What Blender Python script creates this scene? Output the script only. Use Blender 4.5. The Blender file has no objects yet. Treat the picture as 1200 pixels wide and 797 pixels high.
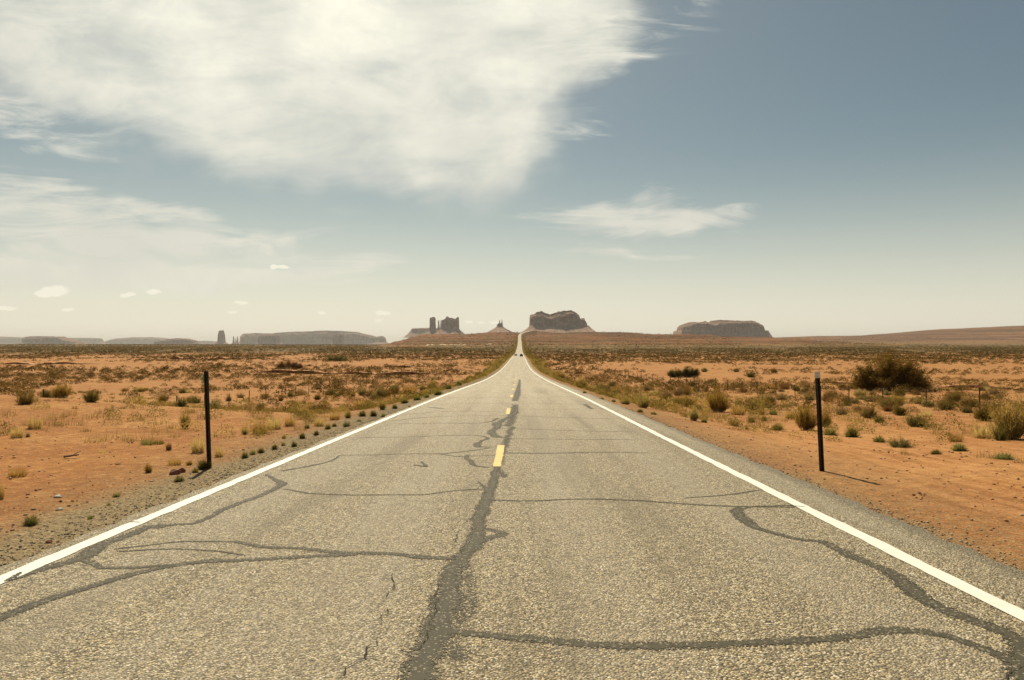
import bpy, math, random
import numpy as np
from mathutils import Vector

# ------------------------------------------------------------------ camera, world, sun, exposure
SC = bpy.context.scene
EYE = 1.66
FPX = 833.0                      # focal length in pixels of a 1200 px wide frame
HOR = 402.0                      # row of the true horizon
SUN_EL, SUN_AZ = math.radians(50), math.radians(-15)   # azimuth from +Y, negative = to the left

cam_d = bpy.data.cameras.new('camera'); cam = bpy.data.objects.new('camera', cam_d)
SC.collection.objects.link(cam); SC.camera = cam
cam.location = (0, 0, EYE)
cam.rotation_euler = (math.radians(90) + math.atan((HOR - 398.5) / FPX), 0, 0)
cam_d.sensor_width = 36; cam_d.lens = 36 * FPX / 1200
cam_d.clip_start = 0.1; cam_d.clip_end = 120000

W = bpy.data.worlds.new('World'); SC.world = W; W.use_nodes = True
sun_d = bpy.data.lights.new('sun', 'SUN'); sun = bpy.data.objects.new('sun', sun_d)
SC.collection.objects.link(sun)
sun_d.energy = 4.6; sun_d.angle = math.radians(0.6); sun_d.color = (1.0, 0.88, 0.68)
_s = Vector((math.sin(SUN_AZ) * math.cos(SUN_EL), math.cos(SUN_AZ) * math.cos(SUN_EL), math.sin(SUN_EL)))
sun.rotation_euler = _s.to_track_quat('Z', 'Y').to_euler()
sun.location = (0, 0, 50)
SC.view_settings.view_transform = 'Standard'
SC.view_settings.look = 'None'
SC.view_settings.exposure = 0.22
SC.view_settings.gamma = 1.0
SC.cycles.use_denoising = True
SC.cycles.max_bounces = 5; SC.cycles.diffuse_bounces = 2; SC.cycles.glossy_bounces = 1
SC.cycles.transmission_bounces = 3; SC.cycles.transparent_max_bounces = 8; SC.cycles.volume_bounces = 0
SC.cycles.sample_clamp_indirect = 5

class NT:
    def __init__(s, tree): s.t = tree; s.n = tree.nodes; s.l = tree.links
    def node(s, typ, ins=None, **kw):
        n = s.n.new(typ)
        for k, v in kw.items(): setattr(n, k, v)
        if ins:
            for k, v in ins.items():
                sock = n.inputs[k]
                if isinstance(v, bpy.types.NodeSocket): s.l.new(v, sock)
                else: sock.default_value = v
        return n
    def math(s, op, a, b=None, c=None, clamp=False):
        d = {0: a}
        if b is not None: d[1] = b
        if c is not None: d[2] = c
        return s.node('ShaderNodeMath', d, operation=op, use_clamp=clamp).outputs[0]
    def mix(s, f, a, b, mode='MIX'):
        n = s.n.new('ShaderNodeMix'); n.data_type = 'RGBA'; n.blend_type = mode
        for i, v in ((0, f), (6, a), (7, b)):
            if isinstance(v, bpy.types.NodeSocket): s.l.new(v, n.inputs[i])
            else:
                n.inputs[i].default_value = v if i == 0 else (*v, 1) if len(v) == 3 else v
        return n.outputs[2]
    def step(s, v, a, b, lo=0.0, hi=1.0):
        n = s.node('ShaderNodeMapRange', {0: v, 1: a, 2: b, 3: lo, 4: hi}, interpolation_type='SMOOTHSTEP')
        return n.outputs[0]
    def noise(s, vec, scale, detail=4, rough=0.55, dist=0.0, out=0):
        return s.node('ShaderNodeTexNoise', {'Vector': vec, 'Scale': scale, 'Detail': detail, 'Roughness': rough, 'Distortion': dist}).outputs[out]

def build_world():
    t = NT(W.node_tree); t.n.clear()
    out = t.n.new('ShaderNodeOutputWorld'); bg = t.n.new('ShaderNodeBackground')
    t.l.new(bg.outputs[0], out.inputs[0])
    sky = t.n.new('ShaderNodeTexSky'); sky.sky_type = 'NISHITA'; sky.sun_disc = False
    sky.sun_elevation = SUN_EL; sky.sun_rotation = SUN_AZ
    sky.air_density = 1.0; sky.dust_density = 3.0; sky.ozone_density = 1.0; sky.altitude = 1500
    bg.inputs[1].default_value = 0.089
    d = t.node('ShaderNodeTexCoord').outputs['Generated']
    xyz = t.node('ShaderNodeSeparateXYZ', {0: d})
    y = t.math('MAXIMUM', xyz.outputs[1], 0.12)
    u = t.math('DIVIDE', xyz.outputs[0], y); v = t.math('DIVIDE', xyz.outputs[2], y)
    zc = t.math('MAXIMUM', xyz.outputs[2], 0.0)
    # dusty desert air: clear Nishita blue muted high up, cream band low over the horizon
    base = t.mix(1.0, sky.outputs[0], SKY_TINT, 'MULTIPLY')
    veil = t.math('POWER', t.math('SUBTRACT', 1.0, t.step(zc, -0.04, 0.36)), 2.3)
    base = t.mix(t.math('MULTIPLY', veil, VEIL), base, CREAM)
    uv = t.node('ShaderNodeCombineXYZ', {0: u, 1: v, 2: 0.0}).outputs[0]
    # domain warp + streaky noise
    w1 = t.noise(uv, 3.0, 4, 0.6, 0.0, 1)
    wv = t.node('ShaderNodeVectorMath', {0: w1, 1: (0.5, 0.5, 0.5)}, operation='SUBTRACT').outputs[0]
    wv = t.node('ShaderNodeVectorMath', {0: wv, 3: 0.16}, operation='SCALE').outputs[0]
    wuv = t.node('ShaderNodeVectorMath', {0: uv, 1: wv}, operation='ADD').outputs[0]
    def blob(cx, cy, rx, ry, rot, amp, vec=wuv):
        m = t.node('ShaderNodeMapping', {'Vector': vec, 'Location': ((cx - 600) / FPX, (HOR - cy) / FPX, 0),
                   'Rotation': (0, 0, math.radians(rot)), 'Scale': (rx / FPX, ry / FPX, 1)}, vector_type='TEXTURE')
        g = t.node('ShaderNodeTexGradient', {0: m.outputs[0]}, gradient_type='SPHERICAL').outputs[1]
        return t.math('MULTIPLY', g, amp)
    def acc(lst):
        o = lst[0]
        for b in lst[1:]: o = t.math('ADD', o, b)
        return o
    big = acc([blob(*b) for b in BIG])
    big = t.math('MINIMUM', big, 0.86)
    def stretched(rot, sx, sy, scale, detail, rough, dist, loc=(0, 0, 0)):
        m = t.node('ShaderNodeMapping', {'Vector': uv, 'Location': loc, 'Rotation': (0, 0, math.radians(rot)), 'Scale': (sx, sy, 1)})
        return t.noise(m.outputs[0], scale, detail, rough, dist)
    n1 = stretched(14, 1.0, 2.6, 3.2, 8, 0.6, 0.6)
    n2 = stretched(-30, 1.0, 2.4, 5.0, 8, 0.64, 1.0)
    n3 = stretched(-3, 1.0, 6.0, 4.2, 8, 0.66, 1.0, (3.7, 1.3, 0))
    nn = t.math('ADD', t.math('MULTIPLY', n1, 0.6), t.math('MULTIPLY', n2, 0.4))
    nn = t.math('SUBTRACT', nn, 0.5)
    d1 = t.math('ADD', big, t.math('MULTIPLY', nn, 2.15))
    c1 = t.step(d1, 0.0, 1.20)
    c1 = t.math('MULTIPLY', c1, t.step(big, 0.0, 0.55))
    wis = acc([blob(*b) for b in WISP])
    d2 = t.math('ADD', wis, t.math('MULTIPLY', t.math('SUBTRACT', n3, 0.5), 2.8))
    c2 = t.math('MULTIPLY', t.step(d2, 0.2, 1.15), t.step(wis, 0.0, 0.35))
    # small crisp cumulus puffs low over the plain
    w2 = t.noise(uv, 60.0, 4, 0.6, 0.0, 1)
    wv2 = t.node('ShaderNodeVectorMath', {0: w2, 1: (0.5, 0.5, 0.5)}, operation='SUBTRACT').outputs[0]
    wv2 = t.node('ShaderNodeVectorMath', {0: wv2, 3: 0.012}, operation='SCALE').outputs[0]
    puv = t.node('ShaderNodeVectorMath', {0: uv, 1: wv2}, operation='ADD').outputs[0]
    puff = acc([blob(*b, 1.0, puv) for b in PUFF])
    c3 = t.step(puff, 0.12, 0.5)
    # clouds brighten towards the sun's side
    sd = t.node('ShaderNodeVectorMath', {0: d, 1: tuple(_s)}, operation='DOT_PRODUCT').outputs['Value']
    glow = t.step(sd, 0.70, 0.97)
    ccol = t.mix(glow, CLOUD_A, CLOUD_B)
    shade = t.step(t.noise(wuv, 5.0, 6, 0.6), 0.3, 0.75)
    ccol = t.mix(t.math('MULTIPLY', t.math('SUBTRACT', 1.0, shade), 0.45), ccol, CLOUD_S)
    r = t.mix(t.math('MULTIPLY', c1, 0.90), base, ccol)
    r = t.mix(t.math('MULTIPLY', c2, 0.82), r, ccol)
    r = t.mix(t.math('MULTIPLY', c3, 0.85), r, CLOUD_P)
    t.l.new(r, bg.inputs[0])

SKY_TINT = (0.665, 0.66, 0.505)
VEIL = 0.93
CREAM = (8.9, 8.4, 7.0)
CLOUD_A = (8.3, 7.9, 6.7); CLOUD_B = (12.5, 12.0, 9.8); CLOUD_S = (5.3, 5.4, 5.0); CLOUD_P = (9.4, 9.0, 7.4)
# cx, cy, rx, ry, rotation, amplitude
BIG = [(230, -10, 560, 170, -4, 1.2), (490, 45, 300, 180, -12, 1.35), (420, 165, 270, 100, -12, .95), (250, 150, 330, 70, -10, 0.6),
       (640, 50, 170, 90, 25, 0.62), (60, 70, 300, 80, 0, 0.5), (400, -250, 800, 260, 0, 1.2), (575, 140, 130, 90, 50, .55)]
WISP = [(735, 246, 175, 34, 3, 1.25), (815, 243, 90, 26, 0, .6), (110, 300, 320, 60, 2, 1.0), (60, 235, 260, 50, -8, 0.65), (330, 318, 190, 26, 3, 0.7), (200, 330, 240, 20, 2, .7),
        (210, 242, 80, 18, -10, 0.95), (735, 293, 110, 18, 0, 0.85), (690, 160, 70, 30, 15, 0.5), (30, 140, 180, 40, -12, .9), (250, 275, 220, 26, 4, .6), (600, 170, 70, 40, 40, .4),
        (60, 325, 320, 26, 0, 0.8), (730, 20, 140, 80, 15, .6), (-400, 200, 500, 140, 0, .8), (450, 300, 200, 30, 6, .35), (700, 90, 110, 70, 35, .5)]
PUFF = [(63, 341, 26, 9, 4), (54, 344, 18, 5, 0), (147, 347, 10, 4, 0), (153, 345, 7, 3, 0), (180, 342.5, 12, 4, 0), (80, 362.5, 11, 3.2, 0),
        (6, 361, 17, 4, 0), (283, 355, 12, 4, 0), (272, 366, 8, 2.5, 0), (448, 367, 13, 4.2, 0), (330, 313, 12, 3, 0), (320, 313, 6, 3, 0),
        (376, 366, 6, 2.6, 0), (443, 375, 8, 2.4, 0), (549, 377, 8, 2.4, 0), (580, 378.5, 8, 3, 0), (-60, 350, 30, 9, 0), (566, 379, 7, 2, 0)]
build_world()

# ------------------------------------------------------------------ helpers
COL = SC.collection
def tag(o, label=None, cat=None, group=None, kind=None):
    if label: o['label'] = label
    if cat: o['category'] = cat
    if group: o['group'] = group
    if kind: o['kind'] = kind
    return o
def mesh_np(name, verts, faces, mats=(), smooth=False, attrs=None):
    """verts (n,3); faces: (m,k) array or list of arrays of different k"""
    me = bpy.data.meshes.new(name)
    verts = np.asarray(verts, dtype=np.float32)
    fl = faces if isinstance(faces, list) else [faces]
    fl = [np.asarray(f, dtype=np.int32) for f in fl if len(f)]
    idx = np.concatenate([f.ravel() for f in fl]); tot = np.concatenate([np.full(len(f), f.shape[1], dtype=np.int32) for f in fl])
    st = np.concatenate([[0], np.cumsum(tot)[:-1]]).astype(np.int32)
    me.vertices.add(len(verts)); me.vertices.foreach_set('co', verts.ravel())
    me.loops.add(len(idx)); me.loops.foreach_set('vertex_index', idx)
    me.polygons.add(len(tot)); me.polygons.foreach_set('loop_start', st)
    me.update(calc_edges=True)
    if smooth: me.polygons.foreach_set('use_smooth', np.ones(len(tot), dtype=bool))
    for k, v in (attrs or {}).items():
        a = me.attributes.new(k, 'FLOAT', 'POINT'); a.data.foreach_set('value', np.asarray(v, dtype=np.float32).ravel())
    for m in mats: me.materials.append(m)
    me.update()
    return me
def obj(name, me, parent=None, loc=(0, 0, 0), rz=0.0):
    o = bpy.data.objects.new(name, me); COL.objects.link(o)
    o.location = loc; o.rotation_euler = (0, 0, rz)
    if parent: o.parent = parent
    return o
def empty(name, loc=(0, 0, 0), rz=0.0, scale=(1, 1, 1)):
    o = bpy.data.objects.new(name, None); COL.objects.link(o)
    o.location = loc; o.rotation_euler = (0, 0, rz); o.scale = scale; o.empty_display_size = 0.3
    return o
class MB:
    """collects simple solids into one mesh"""
    def __init__(s): s.v = []; s.f = {}
    def add(s, v, f):
        n = len(s.v); s.v.extend([tuple(p) for p in v])
        for q in f: s.f.setdefault(len(q), []).append([i + n for i in q])
    def box(s, c, h, rot=0.0):
        x, y, z = c; a, b, d = h; cs, sn = math.cos(rot), math.sin(rot); v = []
        for k in (-1, 1):
            for j in (-1, 1):
                for i in (-1, 1):
                    px, py = i * a, j * b
                    v.append((x + px * cs - py * sn, y + px * sn + py * cs, z + k * d))
        s.add(v, [(0, 2, 3, 1), (4, 5, 7, 6), (0, 1, 5, 4), (2, 6, 7, 3), (0, 4, 6, 2), (1, 3, 7, 5)])
    def tube(s, p0, p1, r0, r1=None, n=8):
        r1 = r0 if r1 is None else r1
        p0 = Vector(p0); p1 = Vector(p1); d = (p1 - p0).normalized()
        a = d.orthogonal().normalized(); b = d.cross(a); v = []
        for p, r in ((p0, r0), (p1, r1)):
            for i in range(n):
                t = 2 * math.pi * i / n; v.append(p + (a * math.cos(t) + b * math.sin(t)) * r)
        s.add(v, [(i, (i + 1) % n, n + (i + 1) % n, n + i) for i in range(n)] + [tuple(range(n - 1, -1, -1)), tuple(range(n, 2 * n))])
    def prism(s, prof, axis, c0, c1):
        """profile (a,b) extruded along axis between c0 and c1"""
        n = len(prof); v = []
        for c in (c0, c1):
            for a, b in prof:
                v.append({'x': (c, a, b), 'y': (a, c, b), 'z': (a, b, c)}[axis])
        s.add(v, [(i, (i + 1) % n, n + (i + 1) % n, n + i) for i in range(n)] + [tuple(range(n - 1, -1, -1)), tuple(range(n, 2 * n))])
    def build(s, name, mat, parent=None, loc=(0, 0, 0), rz=0.0, bevel=0.0):
        me = bpy.data.meshes.new(name)
        me.from_pydata(s.v, [], [f for k in s.f for f in s.f[k]])
        if mat: me.materials.append(mat)
        import bmesh
        bm = bmesh.new(); bm.from_mesh(me); bmesh.ops.recalc_face_normals(bm, faces=bm.faces); bm.to_mesh(me); bm.free()
        o = obj(name, me, parent, loc, rz)
        if bevel:
            m = o.modifiers.new('bevel', 'BEVEL'); m.width = bevel; m.segments = 2; m.limit_method = 'ANGLE'
        return o

def _hash(ix, iy, seed):
    h = (ix.astype(np.int64) * 374761393 + iy.astype(np.int64) * 668265263 + seed * 974634777) & 0xFFFFFFFF
    h = ((h ^ (h >> 13)) * 1274126177) & 0xFFFFFFFF
    return ((h ^ (h >> 16)) & 0xFFFFFF) / float(0xFFFFFF)
def vnoise(x, y, seed=0):
    x = np.asarray(x, dtype=np.float64); y = np.asarray(y, dtype=np.float64)
    ix = np.floor(x); iy = np.floor(y); fx = x - ix; fy = y - iy
    fx = fx * fx * (3 - 2 * fx); fy = fy * fy * (3 - 2 * fy)
    a = _hash(ix, iy, seed); b = _hash(ix + 1, iy, seed); c = _hash(ix, iy + 1, seed); d = _hash(ix + 1, iy + 1, seed)
    return (a * (1 - fx) + b * fx) * (1 - fy) + (c * (1 - fx) + d * fx) * fy - 0.5
def fbm(x, y, seed=0, oct=4, gain=0.5):
    s = 0; a = 1; 
    for k in range(oct):
        s = s + a * vnoise(x * 2 ** k + 17.3 * k, y * 2 ** k - 9.1 * k, seed + k); a *= gain
    return s
def sst(x, a, b):
    t = np.clip((x - a) / (b - a), 0, 1); return t * t * (3 - 2 * t)
def pchip(xs, ys):
    xs = np.array(xs, float); ys = np.array(ys, float); h = np.diff(xs); dl = np.diff(ys) / h
    m = np.zeros(len(xs)); m[0] = dl[0]; m[-1] = dl[-1]
    for i in range(1, len(xs) - 1):
        if dl[i - 1] * dl[i] > 0:
            w1 = 2 * h[i] + h[i - 1]; w2 = h[i] + 2 * h[i - 1]
            m[i] = (w1 + w2) / (w1 / dl[i - 1] + w2 / dl[i])
    def f(x):
        x = np.clip(np.asarray(x, float), xs[0], xs[-1]); i = np.clip(np.searchsorted(xs, x) - 1, 0, len(xs) - 2)
        t = (x - xs[i]) / h[i]
        return ((2 * t**3 - 3 * t**2 + 1) * ys[i] + (t**3 - 2 * t**2 + t) * h[i] * m[i]
                + (-2 * t**3 + 3 * t**2) * ys[i + 1] + (t**3 - t**2) * h[i] * m[i + 1])
    return f

# ------------------------------------------------------------------ the lie of the land (heights relative to the eye)
road_z = pchip([-3000, -60, 0, 16, 21, 35, 49, 84, 120, 171, 250, 358, 450, 640, 830, 1200, 1640, 2200, 2600, 2900, 40000],
               [20, 0.15, -1.66, -2.14, -2.29, -2.72, -3.2, -4.4, -5.4, -6.5, -7.4, -8.05, -8.7, -10.2, -11.0, -7.6, 0, 26, 45, 45, 40])
road_x = pchip([-3000, 0, 35, 84, 171, 358, 830, 1640, 2150, 2230, 2700, 40000],
               [-.3, -.29, -.05, .4, 1.0, 3.0, 8.3, 17.7, 23.5, 26, 92, 92])
left_z = pchip([-3000, -60, 0, 12, 25, 36, 46, 60, 81, 110, 170, 358, 830, 1640, 5000, 9000, 20000, 60000],
               [18, -.3, -1.80, -2.14, -2.62, -3.6, -4.6, -5.5, -6.1, -6.9, -7.8, -9.4, -11.6, -12, -12, -40, -80, -260])
right_z = pchip([-3000, -60, 0, 11, 20, 38, 48, 62, 86, 110, 170, 358, 830, 1640, 5000, 9000, 20000, 60000],
                [18, -.3, -1.74, -2.06, -2.55, -3.6, -4.2, -4.9, -5.7, -6.6, -7.6, -9.3, -11.6, -12, -12, -40, -80, -260])
def px2(y0, D): return (HOR - y0) / FPX * D
RIDGE_Y = 2600.
_r = [(430, 406), (450, 404.5), (462, 400.5), (475, 397), (492, 392.3), (520, 391), (560, 390), (600, 389), (630, 387.6), (700, 388.6), (750, 390), (800, 391), (850, 393.0),
      (900, 395), (960, 398.5), (1020, 403), (1060, 406)]
ridge_h = pchip([-50000] + [(p - 600) / FPX * RIDGE_Y for p, _ in _r] + [50000], [-12] + [px2(q, RIDGE_Y) for _, q in _r] + [-12])
_f = [(740, 404.0), (800, 398.5), (880, 394.8), (950, 393.9), (1000, 392.9), (1040, 392.2), (1080, 390.9), (1110, 388.6), (1150, 385.6), (1180, 382.4), (1200, 381.6), (1260, 379.5), (1400, 378), (1700, 377)]
FAR_Y = 5400.
far_h = pchip([-50000] + [(p - 600) / FPX * FAR_Y for p, _ in _f] + [50000], [-14] + [px2(q, FAR_Y) for _, q in _f] + [150])
def terrace(z, step, k):
    q = z / step; f = np.floor(q); r = q - f
    return z * (1 - k) + k * step * (f + sst(r, 0.55, 0.95))
def ground_rel(x, y, detail=True):
    x = np.asarray(x, float); y = np.asarray(y, float)
    cx = road_x(y); u = x - cx; rz = road_z(y)
    s = sst(u, -6, 6)
    base = left_z(y) * (1 - s) + right_z(y) * s
    # low mound left of the road
    base = base + 0.62 * np.exp(-((x + 20) / 7.5) ** 2 - ((y - 26) / 7.0) ** 2) * (u < 0)
    base = base + sst(-u, 7, 22) * 0.25 * sst(y, 60, 3) * sst(y, -20, 3)
    if detail:
        amp = 0.05 + 0.35 * sst(y, 15, 90) + 0.5 * sst(y, 150, 500) + 0.9 * sst(y, 900, 2500)
        base = base + amp * (fbm(x / 26., y / 34., 11, 3) + 0.5 * fbm(x / 7., y / 9., 5, 3)) * sst(np.abs(u), 5, 16)
        base = base + 0.6 * sst(y, 600, 1500) * fbm(x / 140., y / 260., 21, 3) * sst(np.abs(u), 8, 60)
        # swell on the far left horizon
        base = base + 4.5 * np.exp(-((x + 2300) / 1200) ** 2 - ((y - 3600) / 900) ** 2)
    # red ridge that the road climbs
    H = ridge_h(x * (RIDGE_Y / np.maximum(y, 1500.)) ** 0.0)
    yb = 900 + 1000 * sst(x, 0, -420) + 800 * sst(x, 150, 1100)
    tt = np.clip((y - yb) / (RIDGE_Y - yb), 0, 1)
    z0 = -11.6
    hill = (H - z0) * tt ** 1.95
    n = fbm(x / 90., y / 120., 31, 4)
    off = sst(np.abs(u), 12, 70)
    if detail:
        hill = np.where(hill > 0.5, hill + off * (n * 7.0) * np.clip(hill / 14, 0, 1) * sst(y, 2600, 2300), hill)
        hill = hill * (1 - off) + terrace(hill, 8.5, 0.92) * off
    hill = hill - 4.0 * sst(y, 1500, 2100) * sst(y, 2750, 2560) * sst(np.abs(u), 6, 16) * sst(np.abs(u), 150, 90)
    hill = np.maximum(hill, 0) * (1 - 0.5 * sst(y, 2900, 3800))
    # hazy far ridge on the right
    F = far_h(x) + 12
    t2 = np.clip((y - 3900) / (FAR_Y - 3900), 0, 1)
    fh = F * t2 ** 1.4
    if detail:
        fh = terrace(fh + 0.28 * F * fbm(x / 260., y / 300., 41, 4) * (t2 > 0.02) * (t2 < .9), 17., 0.75)
    fh = np.maximum(fh, 0) * (1 - 0.75 * sst(y, 6200, 9000))
    z = base + np.maximum(hill, fh)
    near = sst(np.abs(u), 4.5, 4.5 + 3 + 1.6 * np.abs(rz - z).clip(0, 20))
    w = np.where(u > 0, 4.05, 3.75)
    e = sst(np.abs(u), w, 6.0)
    zr = rz - 0.05 - 0.9 * sst(y, 400, 1700) - 0.06 * sst(np.abs(u), w, w + 1.2)
    z = zr * (1 - near) + z * near
    if detail:
        z = z + e * (0.018 * fbm(x / .5, y / .5, 61, 3) + 0.04 * fbm(x / 1.9, y / 2.6, 71, 3) + .022 * sst(y, 40, 15) * fbm(x / .3, y / .3, 75, 2))
        # wheel ruts in the pull-out on the right
        rut = sum(np.exp(-((u - c - 0.25 * np.sin(y / 6. + c)) / 0.16) ** 2) for c in (6.6, 8.3, 9.7))
        z = z - 0.02 * rut * sst(y, 24, 14) * sst(y, -4, 3)
    return z, np.maximum(hill, 0), np.maximum(fh, 0), u
def gz(x, y): 
    return float(ground_rel(np.array([x]), np.array([y]))[0][0]) + EYE
def at(px, py):
    """point of the ground that the photograph shows at pixel px, py (1200 wide)"""
    sx = (px - 600) / FPX; sz = (HOR - py) / FPX
    ys = np.geomspace(2.0, 6000, 3000)
    g = ground_rel(sx * ys, ys)[0]; hit = np.nonzero(g >= sz * ys)[0]
    if not len(hit): i = len(ys) - 1; y1 = ys[i]
    else:
        i = hit[0]; a, b = ys[max(i - 1, 0)], ys[i]
        for _ in range(25):
            m = 0.5 * (a + b)
            if ground_rel(np.array([sx * m]), np.array([m]))[0][0] >= sz * m: b = m
            else: a = m
        y1 = b
    return Vector((sx * y1, y1, float(ground_rel(np.array([sx * y1]), np.array([y1]))[0][0]) + EYE))
def on_road(px, py):
    """point of the road surface at pixel px, py"""
    a, b = 1.5, 3000.
    sz = (HOR - py) / FPX
    ys = np.geomspace(1.5, 2500, 4000); hit = np.nonzero(road_z(ys) >= sz * ys)[0]
    i = hit[0] if len(hit) else -1
    a, b = ys[i - 1], ys[i]
    for _ in range(25):
        m = .5 * (a + b)
        if road_z(m) >= sz * m: b = m
        else: a = m
    return Vector(((px - 600) / FPX * b, b, float(road_z(b)) + EYE))

# ------------------------------------------------------------------ materials
def material(name):
    m = bpy.data.materials.new(name); m.use_nodes = True; t = NT(m.node_tree); t.n.clear()
    out = t.n.new('ShaderNodeOutputMaterial'); b = t.n.new('ShaderNodeBsdfPrincipled')
    t.l.new(b.outputs[0], out.inputs[0])
    return m, t, b, out
def simple(name, col, rough=0.6, metal=0.0, var=0.25, scale=8.0, bump=0.0, spec=0.5):
    m, t, b, out = material(name)
    g = t.node('ShaderNodeNewGeometry').outputs['Position'] if False else t.node('ShaderNodeTexCoord').outputs['Object']
    n = t.noise(g, scale, 5, 0.6)
    dark = tuple(c * (1 - var) for c in col); lite = tuple(min(1, c * (1 + var)) for c in col)
    t.l.new(t.mix(t.step(n, .3, .7), dark, lite), b.inputs['Base Color'])
    b.inputs['Roughness'].default_value = rough; b.inputs['Metallic'].default_value = metal
    b.inputs['Specular IOR Level'].default_value = spec
    if bump:
        bp = t.node('ShaderNodeBump', {'Height': n, 'Strength': bump, 'Distance': 0.01}); t.l.new(bp.outputs[0], b.inputs['Normal'])
    return m

def mat_ground():
    m, t, b, out = material('desert_ground')
    P = t.node('ShaderNodeNewGeometry').outputs['Position']
    at_ = lambda n: t.node('ShaderNodeAttribute', attribute_name=n).outputs['Fac']
    u = at_('offset'); red = at_('red'); veg = at_('veg'); far = at_('far')
    au = t.math('ABSOLUTE', u)
    n0 = t.noise(P, 0.045, 5, 0.6); n1 = t.noise(P, 0.4, 6, 0.6); n2 = t.noise(P, 4.0, 6, 0.65); n3 = t.noise(P, 38.0, 4, 0.7)
    c = t.mix(t.step(n0, .35, .65), (0.35, 0.140, 0.041), (0.465, 0.218, 0.071))
    c = t.mix(t.math('MULTIPLY', t.step(n1, .42, .66), .7), c, (0.55, 0.295, 0.115))
    c = t.mix(t.math('MULTIPLY', t.step(n1, .50, .28), .55), c, (0.31, 0.118, 0.040))
    c = t.mix(t.math('MULTIPLY', t.step(n2, .56, .36), .62), c, (0.25, 0.105, 0.038))
    c = t.mix(t.math('MULTIPLY', t.step(n2, .55, .70), .5), c, (0.66, 0.42, 0.20))
    c = t.mix(t.math('MULTIPLY', t.step(n3, .54, .34), .65), c, (0.19, 0.085, 0.034))
    c = t.mix(t.math('MULTIPLY', t.step(n3, .56, .72), .5), c, (0.72, 0.50, 0.27))
    nr = t.noise(P, 1.7, 7, .72); ns_ = t.noise(P, 12.0, 4, .7)
    c = t.mix(t.math('MULTIPLY', t.step(nr, .55, .68), .6), c, (0.26, 0.085, 0.030))
    c = t.mix(t.math('MULTIPLY', t.step(ns_, .57, .68), .55), c, (0.17, 0.070, 0.026))
    c = t.mix(t.math('MULTIPLY', t.step(ns_, .43, .32), .45), c, (0.68, 0.44, 0.215))
    # tracks along the pull-out on the right
    yy = t.node('ShaderNodeSeparateXYZ', {0: P})
    sv = t.node('ShaderNodeCombineXYZ', {0: t.math('MULTIPLY', u, 3.2), 1: t.math('MULTIPLY', yy.outputs[1], 0.22), 2: 0.0}).outputs[0]
    ns = t.noise(sv, 1.0, 6, 0.65)
    tr = t.math('MULTIPLY', t.step(u, 5.0, 6.2), t.step(u, 14.0, 10.0)); tr = t.math('MULTIPLY', tr, t.step(yy.outputs[1], 34, 18))
    c = t.mix(t.math('MULTIPLY', tr, t.math('MULTIPLY', t.step(ns, .38, .62), .5)), c, (0.60, 0.315, 0.145))
    c = t.mix(t.math('MULTIPLY', tr, t.math('MULTIPLY', t.step(ns, .45, .25), .4)), c, (0.30, 0.15, 0.07))
    # dry litter and thin grass patches
    nl = t.noise(P, 0.9, 6, 0.7)
    litter = t.math('MULTIPLY', t.step(nl, .52, .66), t.math('MULTIPLY', t.step(yy.outputs[1], 12, 40), .55))
    c = t.mix(litter, c, (0.33, 0.245, 0.12))
    # gravel of crushed stone beside the pavement
    vo = t.node('ShaderNodeTexVoronoi', {'Vector': P, 'Scale': 42.0}); vr = t.node('ShaderNodeTexVoronoi', {'Vector': P, 'Scale': 17.0})
    vc = t.node('ShaderNodeSeparateColor', {0: vo.outputs['Color']}); vc2 = t.node('ShaderNodeSeparateColor', {0: vr.outputs['Color']})
    gcol = t.mix(vc.outputs[0], (0.10, 0.072, 0.042), (0.44, 0.34, 0.21))
    gcol = t.mix(t.math('MULTIPLY', t.step(vc2.outputs[1], .55, .95), .6), gcol, (0.30, 0.215, 0.13))
    gw = t.math('ADD', t.math('MULTIPLY', n1, 1.5), t.math('MULTIPLY', n2, 0.7))
    edge = t.math('SUBTRACT', au, gw)
    right = t.math('GREATER_THAN', u, 0.0)
    gm = t.step(t.math('ADD', edge, t.math('MULTIPLY', right, 0.55)), 4.55, 3.55)
    thin = t.math('MULTIPLY', t.step(edge, 7.0, 4.0), t.math('GREATER_THAN', vc.outputs[2], 0.5))
    gm = t.math('MAXIMUM', gm, t.math('MULTIPLY', thin, t.step(edge, 7.5, 4.0, 0.0, .6)))
    gm = t.math('MULTIPLY', gm, t.step(yy.outputs[1], 700, 60))
    c = t.mix(gm, c, gcol)
    # greener verge further down the road
    vg = t.math('MULTIPLY', t.step(t.math('ADD', au, t.math('MULTIPLY', n1, 8)), 17, 7), t.step(yy.outputs[1], 90, 300))
    c = t.mix(t.math('MULTIPLY', vg, .55), c, (0.235, 0.190, 0.085))
    # red sandstone and clay beds on the rises
    zz = t.math('ADD', yy.outputs[2], t.math('MULTIPLY', n0, 6.0))
    band = t.noise(t.node('ShaderNodeCombineXYZ', {0: t.math('MULTIPLY', yy.outputs[0], .0012), 1: 0.0, 2: t.math('MULTIPLY', zz, .17)}).outputs[0], 1.0, 4, .7)
    rc = t.mix(t.step(band, .4, .6), (0.085, 0.028, 0.010), (0.26, 0.105, 0.040))
    rn = t.noise(P, 0.02, 6, .7)
    rc = t.mix(t.math('MULTIPLY', t.step(rn, .5, .6), .7), rc, (0.135, 0.095, 0.038))
    c = t.mix(red, c, rc)
    rf = t.mix(t.step(band, .42, .6), (0.11, 0.048, 0.026), (0.27, 0.14, 0.075))
    rn2 = t.noise(P, 0.008, 6, .75)
    rf = t.mix(t.math('MULTIPLY', t.step(rn2, .5, .6), .6), rf, (0.09, 0.055, 0.028))
    c = t.mix(far, c, rf)
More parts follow.
